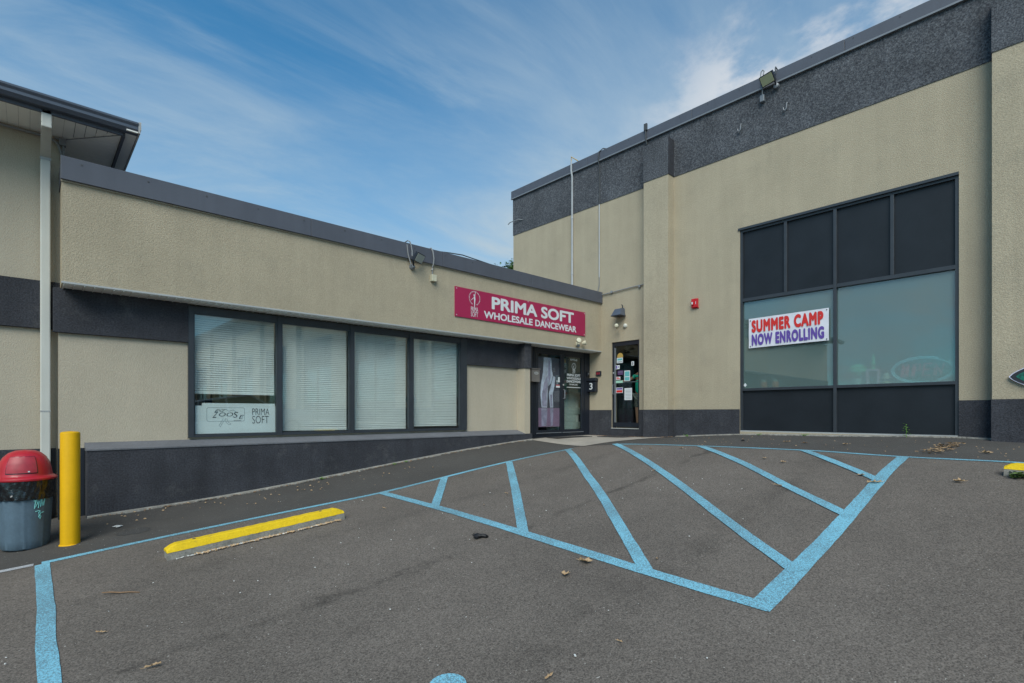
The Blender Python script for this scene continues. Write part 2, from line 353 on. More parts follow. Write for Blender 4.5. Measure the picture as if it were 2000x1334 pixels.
def text_mesh(s, x0, x1, z0, z1, y, m, bold=.0, name='lettering', depth=.002, space=1.0, shear=0.):
    cu = bpy.data.curves.new('t', 'FONT'); cu.body = s; cu.size = 1; cu.offset = min(0, bold); cu.extrude = .01; cu.space_character = space; cu.shear = shear; cu.resolution_u = 4; cu.align_x = 'CENTER'
    o = bpy.data.objects.new('t', cu); C.objects.link(o); bpy.context.view_layer.update()
    me = bpy.data.meshes.new_from_object(o.evaluated_get(bpy.context.evaluated_depsgraph_get())); bpy.data.objects.remove(o); bpy.data.curves.remove(cu)
    me.name = name
    n = len(me.vertices); co = np.empty(n * 3); me.vertices.foreach_get('co', co); co = co.reshape(-1, 3)
    polys = [tuple(p.vertices) for p in me.polygons]; bpy.data.meshes.remove(me)
    sh_ = [(0, 0)] if bold <= 0 else [(bold * 1.0 * math.cos(k * math.pi / 4), bold * math.sin(k * math.pi / 4)) for k in range(8)]
    cs, ps = [], []
    for k, (dx, dy) in enumerate(sh_):
        c2 = co.copy(); c2[:, 0] += dx; c2[:, 1] += dy; c2[:, 2] = (c2[:, 2] - co[:, 2].min()) + k * .0007
        cs.append(c2); ps += [tuple(v + k * n for v in p) for p in polys]
    co = np.vstack(cs); a, b = co.min(0), co.max(0); out = np.empty_like(co)
    out[:, 0] = x0 + (co[:, 0] - a[0]) / (b[0] - a[0]) * (x1 - x0); out[:, 2] = z0 + (co[:, 1] - a[1]) / (b[1] - a[1]) * (z1 - z0)
    out[:, 1] = y - (co[:, 2] - a[2]) / max(1e-6, b[2] - a[2]) * depth
    me = bpy.data.meshes.new(name); me.from_pydata(out.tolist(), [], ps); me.materials.append(M[m]); return me
def text(s, x0, x1, z0, z1, y, m, parent, bold=.0, **k):
    o = put('lettering', text_mesh(s, x0, x1, z0, z1, y, m, bold, **k), parent); return o
def ribbon(mb, pts, w, y, d=.002):
    """flat pen stroke in the x,z plane"""
    for (x0, z0), (x1, z1) in zip(pts, pts[1:]):
        dx, dz = x1 - x0, z1 - z0; l = math.hypot(dx, dz) or 1e-6; nx, nz = -dz / l * w / 2, dx / l * w / 2
        ex, ez = dx / l * w * .3, dz / l * w * .3
        mb.poly([(x0 + nx - ex, y, z0 + nz - ez), (x0 - nx - ex, y, z0 - nz - ez), (x1 - nx + ex, y, z1 - nz + ez), (x1 + nx + ex, y, z1 + nz + ez)])
    return mb
def lower(root, dz):
    """set a building's origin down at its foot"""
    root.location.z -= dz
    for ch in C.objects:
        if ch.parent == root: ch.location.z += dz

# ------------------------------------------------------------------ ground
P = np.array([(.55,8.7,-1.363),(1.9,8.7,-1.278),(4.32,8.7,-1.031),(6.75,8.7,-.773),(8.58,8.7,-.633),(10,8.9,-.60),(11.1,8.9,-.60),
(1.03,7,-1.417),(8.1,7,-.729),(3.84,7,-1.18),(.19,7,-1.50),(1,6.1,-1.444),(2.83,6.1,-1.284),(3.84,1.52,-1.375),(3.84,2.59,-1.337),
(8.5,1.56,-.582),(8.5,6.2,-.617),(8.5,.55,-.58),(11.2,7.5,-.60),(11.2,6.5,-.565),(11.2,5,-.474),(11.2,3.1,-.44),(11.2,1.3,-.411),(10.95,.6,-.445),
(5.6,1.52,-1.076),(.13,4.8,-1.6),(0,0,-1.85),(2.1,2.3,-1.58),(.1,2.5,-1.72),(-6,8.7,-2.0),(-6,0,-2.3),(11.2,-10,-.5),(11.2,-30,-.8),(4,-10,-1.3),(0,-10,-1.8),(-10,-10,-2.4),(0,-30,-2.),(-25,-30,-2.5),(-25,9,-2.5),
(8.5,4.12,-.568),(8.5,2.57,-.562)])
def _tps():
    n = len(P); d = np.hypot(P[:, None, 0] - P[None, :, 0], P[:, None, 1] - P[None, :, 1])
    K = np.where(d > 0, d * d * np.log(d + 1e-12), 0) + np.eye(n) * .02
    A = np.zeros((n + 3, n + 3)); A[:n, :n] = K; A[:n, n] = 1; A[:n, n + 1:] = P[:, :2]; A[n, :n] = 1; A[n + 1:, :n] = P[:, :2].T
    return np.linalg.solve(A, np.r_[P[:, 2], 0, 0, 0])
W_ = _tps()
def G(x, y):
    x = min(max(x, -25), 12); y = min(max(y, -30), 10)
    d = np.hypot(P[:, 0] - x, P[:, 1] - y)
    return float((W_[:-3] * np.where(d > 0, d * d * np.log(d + 1e-12), 0)).sum() + W_[-3] + W_[-2] * x + W_[-1] * y)
def sheet(name, xs, ys, off, m, kind='structure', keep=None):
    me = bpy.data.meshes.new(name); vs = [(x, y, G(x, y) + off) for y in ys for x in xs]; nx = len(xs)
    fs = [(j * nx + i, j * nx + i + 1, (j + 1) * nx + i + 1, (j + 1) * nx + i) for j in range(len(ys) - 1) for i in range(nx - 1)
          if keep is None or keep((xs[i] + xs[i + 1]) / 2, (ys[j] + ys[j + 1]) / 2)]
    me.from_pydata(vs, [], fs); me.materials.append(M[m]); me.shade_smooth()
    o = put(name, me); o['kind'] = kind; return o
fx = [-400, -200, -100, -60, -40, -25, -18, -12, -9, -7, -5, -4, -3, -2] + list(np.arange(-1.5, 12.31, .15)) + [14, 20, 40, 100, 400]
fy = [-400, -200, -100, -60, -40, -30, -22, -16, -12, -9, -7, -5, -4, -3, -2] + list(np.arange(-1.5, 9.91, .15)) + [12, 20, 40, 100, 400]
fx = [float(v) for v in fx]; fy = [float(v) for v in fy]
sheet('parking_lot', fx, fy, 0, 'asphalt')
wx = [-6., -4, -2] + [float(v) for v in np.arange(-1.5, 8.40, .15)] + [8.5] + [float(v) for v in np.arange(8.65, 11.2, .15)] + [11.25]
wy = [-28., -20, -14, -10, -7, -5, -3, -2] + [float(v) for v in np.arange(-1.5, 6.98, .15)] + [7.05] + [float(v) for v in np.arange(7.2, 9.2, .15)]
sheet('walkway', wx, wy, .003, 'asphalt_walk', keep=lambda x, y: x > 8.5 or y > 7.05)
# concrete apron before the doors
def apron():
    me = bpy.data.meshes.new('concrete_apron'); nx, ny = 18, 16; vs = []
    for j in range(ny + 1):
        for i in range(nx + 1):
            s_, t_ = i / nx, j / ny
            a = Vector((8.62, 8.72)).lerp(Vector((11.1, 8.98)), s_); b = Vector((8.42, 6.9)).lerp(Vector((11.0, 6.5)), s_)
            p = b.lerp(a, t_); p.y -= .22 * math.sin(math.pi * s_) * (1 - t_)
            vs.append((p.x, p.y, G(p.x, p.y) + .012))
    me.from_pydata(vs, [], [(j * (nx + 1) + i, j * (nx + 1) + i + 1, (j + 1) * (nx + 1) + i + 1, (j + 1) * (nx + 1) + i) for j in range(ny) for i in range(nx)])
    me.materials.append(M['concrete']); tag(put('concrete_apron', me), kind='structure')
apron()
# painted markings, draped on the ground
_lay = [0]
def strip(name, pts, w, m='blue_paint', wob=.0022, label=None, w1=None):
    _lay[0] += 1; off = .0042 + _lay[0] * .0005
    pts = [Vector(p) for p in pts]; out = []
    for a, b in zip(pts, pts[1:]):
        n = max(1, int((b - a).length / .09))
        out += [a.lerp(b, k / n) for k in range(n)]
    out.append(pts[-1]); vs = []; rnd = random.Random(_lay[0]); n = len(out); wl = wr = 0.
    for k, p in enumerate(out):
        d = (out[min(k + 2, n - 1)] - out[max(k - 2, 0)]).normalized(); q = Vector((-d.y, d.x))
        wl = wl * .75 + rnd.uniform(-wob, wob); wr = wr * .75 + rnd.uniform(-wob, wob)
        ww = w if w1 is None else w + (w1 - w) * k / (n - 1)
        for f in (-1, -.33, .33, 1):
            e = p + q * (ww / 2 * f + (wl if f < 0 else wr)); vs.append((e.x, e.y, G(e.x, e.y) + off))
    me = bpy.data.meshes.new(name); me.from_pydata(vs, [], [(4 * k + i, 4 * k + i + 1, 4 * k + 5 + i, 4 * k + 4 + i) for k in range(n - 1) for i in range(3)])
    me.materials.append(M[m]); o = put(name, me); o['kind'] = 'structure'
    if label: o['label'] = label
    return o
strip('painted_line', [(.10, 7.05), (3.84, 7.0), (8.15, 7.0)], .085, label='long blue line beside the yellow wheel stop')
strip('painted_line', [(-3, 7.12), (-.4, 7.07), (.04, 7.05)], .08, 'white_paint', label='worn white line at the left edge')
strip('painted_line', [(.105, 7.0), (.105, 5.6), (.09, 4.85), (.10, 3.2), (.10, 1.2)], .112, label='blue stall line at the left')
strip('painted_line', [(8.5, 6.25), (8.52, 4.15), (8.52, 2.6), (8.5, 1.0), (8.5, -6)], .075, label='thin blue line along the hall walkway')
strip('painted_line', [(3.84, 7.0), (3.84, 2.6), (3.84, 1.47)], .125, label='blue line closing the hatched bay on the left')
strip('painted_line', [(3.78, 1.53), (5.6, 1.53), (8.5, 1.565)], .16, w1=.125, wob=.003, label='wide blue line closing the hatched bay on the right')
strip('painted_line', [(4.95, 6.96), (3.83, 5.60)], .115, label='shortest diagonal hatch stripe')
strip('painted_line', [(6.36, 6.95), (4.97, 5.30), (3.82, 3.95)], .115, label='second diagonal hatch stripe')
strip('painted_line', [(8.02, 7.02), (6.03, 4.88), (5.70, 4.50), (5.16, 3.9), (4.38, 3.06), (3.82, 2.45)], .12, label='third diagonal hatch stripe')
strip('painted_line', [(8.55, 6.24), (6.72, 4.13), (5.66, 2.9), (5.0, 2.13), (4.50, 1.52)], .12, label='longest diagonal hatch stripe')
strip('painted_line', [(8.5, 4.42), (7.43, 3.23), (6.6, 2.34), (5.92, 1.52)], .115, label='fifth diagonal hatch stripe')
strip('painted_line', [(8.5, 2.78), (7.16, 1.54)], .11, label='last diagonal hatch stripe near the walkway')
def symbol(cx, cy, rz, s):
    """wheelchair user symbol"""
    _lay[0] += 1; off = .0042 + _lay[0] * .0005; mb = MB(); c_, s_ = math.cos(rz), math.sin(rz)
    def w(x, y): X, Y = cx + (x * c_ - y * s_) * s, cy + (x * s_ + y * c_) * s; return (X, Y, G(X, Y) + off)
    def st(pts, wd):
        for (x0, y0), (x1, y1) in zip(pts, pts[1:]):
            l = math.hypot(x1 - x0, y1 - y0); n = max(1, int(l / .08)); nx, ny = -(y1 - y0) / l * wd / 2, (x1 - x0) / l * wd / 2
            for k in range(n):
                a, b = k / n, (k + 1) / n
                p, q = (x0 + (x1 - x0) * a, y0 + (y1 - y0) * a), (x0 + (x1 - x0) * b, y0 + (y1 - y0) * b)
                mb.poly([w(p[0] + nx, p[1] + ny), w(p[0] - nx, p[1] - ny), w(q[0] - nx, q[1] - ny), w(q[0] + nx, q[1] + ny)])
    mb.poly([w(.11 * math.cos(a / 20 * 2 * math.pi), .11 * math.sin(a / 20 * 2 * math.pi)) for a in range(20)])
    st([(0, -.12), (.02, -.5), (.33, -.5), (.45, -.83), (.58, -.78)], .10); st([(0.01, -.33), (.24, -.33)], .09)
    st([(-.02 + .34 * math.cos(R(a)), -.62 + .34 * math.sin(R(a))) for a in range(125, 345, 12)], .09)
    bmesh.ops.remove_doubles(mb.b, verts=mb.b.verts, dist=1e-4)
    o = part('accessible_symbol', mb, 'blue_paint'); o['kind'] = 'structure'
symbol(1.80, 2.50, 0, 1.0)
symbol(4.92, -.195, R(-90), 1.0)

# ------------------------------------------------------------------ tall hall (local x = -world y, wall face at local y = 0)
XW = 11.2
hall = thing('hall_building', 'tall tan stucco hall with a weathered dark top band and storefront window', 'building', (XW, 0, 0), R(-90))
WIN = (-4.917, -1.321, -.39, 3.945); DOOR = (-8.27, -7.43, -.38, 1.845); BAY = 6.24
wins = [(WIN[0] + BAY * i, WIN[1] + BAY * i, WIN[2], WIN[3]) for i in range(8)]
part('wall', wall(MB(), -12.04, 70, -2.8, 6.78, 0, .22, wins + [DOOR]), 'stucco', hall)
mb = MB(); mb.box(-12.04, -11.82, .22, 16, -2.8, 6.78); mb.box(69.78, 70, .22, 16, -2.8, 6.78); mb.box(-11.82, 69.78, 15.8, 16, -2.8, 6.78); part('wall', mb, 'stucco', hall, label='end and rear walls')
part('roof', B(-11.82, 69.78, .22, 15.8, 6.5, 6.65), 'roofing', hall)
part('band', wall(MB(), -12.052, 70, 5.575, 6.79, -.012, -.0005), 'weathered_band', hall)
for a, b, h, tp in ((-12.05, -7.42, [(DOOR[0], DOOR[1], -.38, 1)], .085), (-7.42, WIN[0], [], .085)) + tuple((WIN[1] + BAY * i, (WIN[0] + BAY * (i + 1)) if i < 7 else 70, [], .21) for i in range(8)):
    part('base_band', wall(MB(), a, b, -2.8, tp, -.016, -.0005, h), 'dark_stucco', hall)
for i in range(-1, 10):
    a, b = -7.14 + BAY * (i + 1), -6.48 + BAY * (i + 1)
    bt = .085 if i < 0 else .215
    part('pilaster', B(a, b, -.25, -.001, -2.8, 6.44), 'stucco', hall)
    part('pilaster_band', B(a - .006, b + .006, -.262, -.0125, 5.575, 6.445), 'weathered_band', hall)
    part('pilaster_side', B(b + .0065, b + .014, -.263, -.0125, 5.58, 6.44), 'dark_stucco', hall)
    part('pilaster_base', B(a - .008, b + .008, -.266, -.0165, -2.8, bt), 'dark_stucco', hall)
# coping in lengths
cop = MB(); cop.box(.003, 3.047, -.06, .32, 6.735, 6.955, bev=.006); cop = cop.mesh('coping_panel', 'coping')
for i in range(26):
    put('coping_panel', cop, hall, (-12.09 + 3.05 * i, 0, random.uniform(-.002, .002)))
part('drip_edge', B(-12.09, 67, -.066, -.013, 6.70, 6.733), 'grey_metal', hall)
mb = MB()
for i in range(60): mb.lathe([(.008, 0), (.008, .004)], (-11.9 + i * .7, -.064, 6.90 - (i % 2) * .0), 6, axis=Matrix.Rotation(R(90), 3, 'X'))
part('screw', mb, 'cable_dark', hall, kind='stuff')

def storefront(i):
    o = BAY * i; x0, x1, z0, z1 = wins[i]; f = .055
    fr = MB()
    fr.box(x0, x0 + .05, .02, .13, z0, z1); fr.box(x1 - .05, x1, .02, .13, z0, z1)
    fr.box(x0 + .05, x1 - .05, .02, .13, z1 - .08, z1); fr.box(x0 + .05, x1 - .05, .022, .13, z0, z0 + .03)
    w = part('storefront_window', fr, 'frame', hall)
    cx = -3.123 + o
    part('mullion', B(cx - f / 2, cx + f / 2, .012, .12, z0 + .03, z1 - .08, bev=.004), 'frame', w)
    for q in (-4.007, -2.23): part('mullion', B(q + o - f / 2, q + o + f / 2, .018, .12, 2.446, z1 - .08, bev=.004), 'frame', w)
    for a, b in ((x0 + .05, cx - f / 2), (cx + f / 2, x1 - .05)):
        part('transom', B(a, b, .018, .12, 2.376, 2.446, bev=.004), 'frame', w)
        part('transom', B(a, b, .018, .12, .475, .53, bev=.004), 'frame', w)
        part('lower_panel', B(a, b, .07, .10, z0 + .03, .475), 'dark_panel', w)
        part('frosted_pane', B(a, b, .068, .074, .53, 2.376), 'glass', w)
        fm = MB(); fm.poly([(a, .0765, .53), (b, .0765, .53), (b, .0765, 2.376), (a, .0765, 2.376)]); part('privacy_film', fm, 'frosted', w)
    part('lintel', B(x0 - .03, x1, -.022, .019, z1 - .035, z1 + .012), 'frame', w)
    part('bottom_rail', B(x0 + .01, x1 - .01, .0, .0215, z0 + .0, z0 + .022), 'trim_light', w)
    xs = [x0 + .05, -4.007 + o, cx, -2.23 + o, x1 - .05]
    for a, b in zip(xs, xs[1:]):
        a += 0 if a == xs[0] else f / 2; b -= 0 if b == xs[-1] else f / 2
        part('upper_panel', B(a, b, .07, .10, 2.446, z1 - .08), 'dark_panel', w)
    mb = MB(); mb.box(x0, x1, .13, .50, .49, .525); part('inner_sill', mb, 'interior', w)
    rm = MB()
    for q in ((x0 - .1, x1 + .1, 2.2, 2.3, -.5, 4.0), (x0 - .2, x0 - .1, .222, 2.3, -.5, 4.0), (x1 + .1, x1 + .2, .222, 2.3, -.5, 4.0), (x0 - .1, x1 + .1, .222, 2.2, -.6, -.5), (x0 - .1, x1 + .1, .222, 2.2, 4.0, 4.1)): rm.box(*q)
    part('room', rm, 'interior_dim', w)
for i in range(8): storefront(i)

# hall door
d = part('door', MB().box(DOOR[0], DOOR[0] + .07, .03, .10, -.38, 1.845).box(DOOR[1] - .05, DOOR[1], .03, .10, -.38, 1.845).box(DOOR[0] + .07, DOOR[1] - .05, .03, .10, 1.74, 1.845).box(DOOR[0] + .07, DOOR[1] - .05, .035, .095, -.35, -.24), 'frame_black', hall)
part('glass', B(DOOR[0] + .07, DOOR[1] - .05, .055, .063, -.24, 1.74), 'door_glass', d)
part('edge_strip', B(DOOR[0] + .071, DOOR[0] + .098, .022, .05, -.24, 1.70), 'grey_metal', d)
part('push_bar', MB().tube([(-8.16, .10, .80), (-8.15, .14, .80), (-7.55, .14, .80), (-7.54, .10, .80)], .014), 'grey_metal', d, True)
part('lock', MB().lathe([(.02, 0), (.02, .012)], (-8.232, .03, 1.05), 12, axis=Matrix.Rotation(R(90), 3, 'X')), 'trim_light', d)
part('pull_handle', MB().tube([(-8.225, .028, .74), (-8.225, -.02, .74), (-8.225, -.02, .50), (-8.225, .028, .50)], .011), 'grey_metal', d, True)
part('threshold', B(DOOR[0], DOOR[1], -.03, .10, -.40, -.381), 'trim_light', d)
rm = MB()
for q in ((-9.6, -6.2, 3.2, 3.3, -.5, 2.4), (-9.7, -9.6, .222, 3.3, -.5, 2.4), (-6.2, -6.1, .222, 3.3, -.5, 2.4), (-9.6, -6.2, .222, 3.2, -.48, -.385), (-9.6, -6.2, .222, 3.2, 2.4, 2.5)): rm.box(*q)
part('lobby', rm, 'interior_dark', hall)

# pipes and cables of the hall
hp = lambda nm, pts, r, m, lb=None: part(nm, MB().tube(pts, r, 8), m, hall, True, lb)
hp('vent_pipe', [(-9.58, -.05, 3.1), (-9.58, -.05, 6.6), (-9.58, -.09, 6.75), (-9.58, -.09, 7.02)], .026, 'pipe_white', 'white vertical pipe up the wall')
mb = MB()
for z in (3.9, 5.45): mb.lathe([(.032, -.03), (.032, .03)], (-9.58, -.05, z), 10)
part('pipe_coupling', mb, 'pipe_white', hall, True)
part('pipe_bracket', MB().tube([(-9.58, -.09, 7.0), (-9.58, -.09, 7.14), (-9.36, -.06, 6.96)], .014, 6), 'gold', hall)
hp('conduit', [(-8.65, -.03, 3.62), (-8.65, -.03, 5.56)], .014, 'pipe_white', 'thin pale cable pipe')
hp('conduit', [(-8.65, -.03, 5.56), (-8.65, -.035, 6.60), (-8.65, -.085, 6.73), (-8.62, -.085, 6.93), (-8.52, -.04, 7.0), (-8.4, .1, 6.98)], .014, 'cable_dark', 'dark upper length of the cable pipe')
hp('cable', [(-8.65, -.03, 3.62), (-8.64, -.045, 3.42), (-8.70, -.04, 3.24), (-8.85, -.03, 3.16), (-8.95, -.02, 3.2)], .010, 'cable_grey')
hp('cable', [(-8.75, -.03, 3.13), (-8.5, -.03, 3.14), (-8.2, -.03, 3.15), (-7.8, -.03, 3.17), (-7.13, -.03, 3.19)], .013, 'cable_grey', 'cable run towards the pilaster')
mb = MB()
for x in (-8.25, -7.4): mb.box(x - .025, x + .025, -.05, -.001, 3.13, 3.19)
part('cable_clip', mb, 'cable_grey', hall)
hp('conduit', [(-7.19, -.03, 6.60), (-7.19, -.085, 6.72), (-7.19, -.085, 6.95)], .017, 'cable_dark', 'short stub of pipe over the coping')
part('pipe_bracket', B(-7.23, -7.15, -.11, -.065, 6.93, 7.09), 'cable_dark', hall)
hp('cable', [(-11.6, -.02, 5.95), (-11.75, -.06, 6.0), (-12.1, -.10, 5.98), (-12.2, -.08, 5.95)], .013, 'cable_grey', 'short hooked pipe at the far corner')
for x, z in ((-3.95, 6.18), (-4.87, 6.12)):
    hp('hook', [(x, -.014, z + .05), (x, -.05, z + .04), (x - .01, -.06, z - .07), (x - .03, -.06, z - .11), (x - .06, -.06, z - .09), (x - .07, -.055, z - .04)], .013, 'grey_metal')
lower(hall, .6)

# ------------------------------------------------------------------ low shop wing
shop = thing('shop_building', 'low tan stucco shop wing with overhanging fascia and four blinded windows', 'building', (0, 0, 0))
part('fascia_wall', B(.31, 11.198, 8.61, 9.2, 1.635, 2.92), 'stucco', shop)
part('coping_cap', B(.30, 11.19, 8.66, 9.2, 2.921, 3.17), 'coping', shop)
part('roof', B(.31, 11.19, 9.21, 16, 2.85, 3.0), 'roofing', shop)
cuts = [.295, 3.42, 6.05, 8.55, 11.198]
for a, b in zip(cuts, cuts[1:]):
    part('coping_panel', B(a + .0025, b - .0025, 8.56, 8.655, 2.915, 3.205, bev=.004), 'coping', shop)
part('drip_edge', B(.30, 11.198, 8.592, 8.609, 2.898, 2.914), 'stucco_panel', shop)
mb = MB()
for i in range(16): mb.lathe([(.012, 0), (.012, .004)], (.5 + i * .7, 8.5595, 3.14), 6, axis=Matrix.Rotation(R(90), 3, 'X'))
part('screw', mb, 'cable_dark', shop, kind='stuff')
# soffit boards
bd = MB(); bd.box(.002, .098, 8.612, 8.97, 1.622, 1.634); bd.box(.0, .012, 8.612, 8.97, 1.614, 1.6215); bd = bd.mesh('soffit_board', 'soffit')
for i in range(108): put('soffit_board', bd, shop, (.325 + .1005 * i, 0, random.uniform(-.0008, .0008)))
part('soffit_trim', B(.305, 11.198, 8.600, 8.6085, 1.628, 1.650), 'trim_light', shop)
# lower walls
WZ0, WZ1 = -.36, 1.60
part('wall', wall(MB(), .29, 1.74, -2.6, 1.625, 8.97, 9.17), 'stucco_panel', shop, label='smooth tan wall left of the windows')
part('wall', wall(MB(), 6.93, 8.46, -2.6, 1.625, 8.97, 9.17), 'stucco_panel', shop, label='smooth tan wall right of the windows')
part('wall', B(8.46, 8.635, 8.71, 9.17, -2.6, 1.625), 'stucco_panel', shop, label='narrow tan column beside the entrance')
part('wall', B(1.74, 6.93, 8.975, 9.17, -2.6, WZ0), 'stucco_panel', shop, label='wall under the windows')
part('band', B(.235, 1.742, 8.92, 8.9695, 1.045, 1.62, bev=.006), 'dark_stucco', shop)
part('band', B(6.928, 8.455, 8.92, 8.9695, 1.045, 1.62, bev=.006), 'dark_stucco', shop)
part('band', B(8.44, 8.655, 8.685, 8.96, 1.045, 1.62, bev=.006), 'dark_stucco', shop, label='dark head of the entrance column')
# base wall, sloping sill
part('base_wall', B(.555, 8.70, 8.70, 8.9695, -2.6, -.475, bev=.008), 'dark_stucco', shop)
part('base_wall', B(.285, .55, 8.90, 8.9695, -2.6, -.46), 'frame_black', shop, label='black return beside the yellow bollard')
mb = MB(); mb.prism([(0, 0), (1, 0), (1, 1), (0, 1)], 0, 1); mb.b.clear()
sill = MB(); pf = [(8.69, -.490), (8.69, -.472), (8.968, -.392), (8.968, -.49)]
for a, b in ((.55, 1.74), (1.7401, 6.93), (6.9301, 8.46)):
    q = [[sill.b.verts.new((x, y, z + .0005)) for y, z in pf] for x in (a, b)]
    sill.b.faces.new(q[0]); sill.b.faces.new(q[1][::-1])
    for k in range(4): sill.b.faces.new((q[0][k], q[1][k], q[1][(k + 1) % 4], q[0][(k + 1) % 4]))
part('sill', sill, 'sill', shop)
# windows
PX = [(1.81, 3.01), (3.08, 4.275), (4.35, 5.515), (5.60, 6.765)]
slat = MB()
for q in ((-.022, 0, .006), ): pass
def blind(x0, x1, ztop, zbot, parent, tilt=0.):
    mb = MB(); z = ztop; rnd = random.Random(int(x0 * 100)); p = .034
    mb.box(x0, x1, 9.055, 9.085, ztop, ztop + .035)
    while z > zbot:
        sl = rnd.uniform(-.0015, .0015); t0 = (z - zbot) * 0
        a = [(x0, 9.071, z - .0), (x0, 9.061, z - .010), (x0, 9.056, z - p + .002)]
        b = [(x1, y, zz + sl + tilt * (ztop - z)) for _, y, zz in a]
        va = [mb.b.verts.new(q) for q in a]; vb = [mb.b.verts.new(q) for q in b]
        for k in range(2): mb.b.faces.new((va[k], va[k + 1], vb[k + 1], vb[k]))
        z -= p
    mb.box(x0, x1, 9.055, 9.085, zbot - .02, zbot)
    part('blind', mb, 'blind', parent, kind='stuff')
for k, (a, b) in enumerate(PX):
    L0 = 1.74 if k == 0 else (PX[k - 1][1] + a) / 2; R0 = 6.93 if k == 3 else (b + PX[k + 1][0]) / 2
    fr = MB(); fr.box(L0, a, 8.915, 9.03, WZ0, WZ1 - .005); fr.box(b, R0, 8.915, 9.03, WZ0, WZ1 - .005)
    fr.box(a, b, 8.925, 9.03, -.36, -.325); fr.box(a, b, 8.925, 9.03, 1.495, 1.595)
    w = part('window', fr, 'frame', shop)
    gb = MB(); gb.box(a, a + .014, 8.934, 8.962, -.325, 1.495); gb.box(b - .014, b, 8.934, 8.962, -.325, 1.495); gb.box(a + .014, b - .014, 8.934, 8.962, -.325, -.311); gb.box(a + .014, b - .014, 8.934, 8.962, 1.481, 1.495)
    part('glazing_bead', gb, 'frame', w)
    part('pane', B(a, b, 8.963, 8.969, -.325, 1.495), 'glass', w)
    blind(a + .005, b - .01, 1.47, .315 if k == 0 else (-.272, -.268, -.285, -.245)[k], w, tilt=-.004 if k in (1, 3) else 0)
rm = MB()
for q in ((.4, 11.1, 12.8, 12.9, -.75, 1.7), (.3, .4, 9.18, 12.9, -.75, 1.7), (.4, 11.1, 9.18, 12.8, -.8, -.62), (.4, 11.1, 9.18, 12.8, 1.63, 1.7), (8.64, 8.70, 9.18, 12.8, -.61, 1.62)): rm.box(*q)
part('room', rm, 'interior', shop)
# entrance
ef = MB()
ef.box(8.637, 9.10, 9.0, 9.10, -.62, 1.62); ef.box(10.95, 11.199, 9.0, 9.10, -.62, 1.62); ef.box(9.10, 10.95, 9.0, 9.10, 1.505, 1.62); ef.box(9.10, 10.95, 9.0, 9.10, -.62, -.545)
ef.box(8.645, 8.70, 8.985, 8.999, -.6, 1.61); ef.box(9.05, 9.085, 8.985, 8.999, -.6, 1.61); ef.box(10.97, 11.0, 8.985, 8.999, -.6, 1.61)
part('entrance_frame', ef, 'frame_black', shop)
for a, b, gx0, gx1 in ((9.105, 10.06, 9.20, 10.01), (10.065, 10.945, 10.16, 10.84)):
    lf = MB(); lf.box(a, gx0, 8.99, 9.04, -.54, 1.50, bev=.004); lf.box(gx1, b, 8.99, 9.04, -.54, 1.50, bev=.004); lf.box(gx0, gx1, 8.992, 9.038, -.54, -.42); lf.box(gx0, gx1, 8.992, 9.038, 1.47, 1.50)
    dl = part('door', lf, 'frame_black', shop)
    part('glass', B(gx0, gx1, 9.01, 9.016, -.42, 1.47), 'door_glass', dl)
    part('kick_strip', B(a + .02, b - .02, 8.982, 8.9895, -.50, -.485), 'grey_metal', dl)
    if a > 10:
        part('handle', MB().tube([(10.115, 8.99, .60), (10.115, 8.94, .60), (10.115, 8.94, .38), (10.115, 8.99, .38)], .013), 'grey_metal', dl, True)
        part('handle_plate', B(10.17, 10.20, 8.99, 9.008, .36, .60), 'grey_metal', dl)
        part('lock', MB().lathe([(.022, 0), (.022, .014)], (10.115, 8.99, .73), 12, axis=Matrix.Rotation(R(90), 3, 'X')), 'trim_light', dl)
# block wall inside the glass door
ch = B(9.95, 11.1, 9.31, 9.42, -.60, .50); cw = part('inner_wall', ch, 'mortar', shop)
bl = MB(); bl.box(.004, .386, 9.292, 9.31, .004, .192, bev=.003); bl = bl.mesh('block', 'block')
for r_ in range(6):
    for c_ in range(4):
        x = 9.80 + c_ * .39 + (r_ % 2) * .195
        if x + .39 < 11.25: put('block', bl, cw, (x, 0, -.62 + r_ * .195))
part('door_film', B(10.17, 10.83, 9.03, 9.034, .52, 1.46), 'door_film', shop)
lower(shop, 1.0)
o_ = B(9.215, 10.005, 9.022, 9.026, -.34, 1.40)
pz = thing('door_poster', 'tall purple ballet shoe poster inside the left entrance door', 'poster', (9.2, 9.02, -.34))
def pp(nm, mb, m): return part(nm, mb, m, pz, loc=(-9.2, -9.02, .34))
pp('backing', B(9.215, 10.005, 9.024, 9.028, -.34, 1.40), 'poster_dark')
pp('lower_print', B(9.216, 10.004, 9.0215, 9.0235, -.339, .13), 'poster_pink')
def shape(pts, y): return MB().prism(pts, y, y + .0015)
Xp = lambda x: 9.215 + (x - 305) / 243 * .79
Zp = lambda y: 1.40 - (y - 265) / 795 * 1.74
sh = lambda l, y: shape([(Xp(a), Zp(b)) for a, b in l], y)
pp('leg', sh([(368, 268), (452, 268), (458, 400), (470, 470), (450, 560), (415, 600), (405, 840), (345, 840), (332, 700), (335, 590), (350, 500), (362, 430)], 9.0195), 'leg_light')
pp('leg', sh([(372, 560), (408, 470), (412, 600), (398, 700), (402, 830), (352, 830), (348, 690)], 9.0178), 'leg_shadow')
pp('leg', sh([(420, 300), (436, 300), (444, 480), (430, 560), (416, 500)], 9.0178), 'leg_shadow')
pp('leg', sh([(478, 470), (498, 490), (488, 590), (470, 680), (474, 840), (440, 840), (424, 680), (450, 580)], 9.0195), 'leg_light')
pp('leg', sh([(440, 690), (462, 690), (462, 820), (444, 830)], 9.0178), 'leg_shadow')
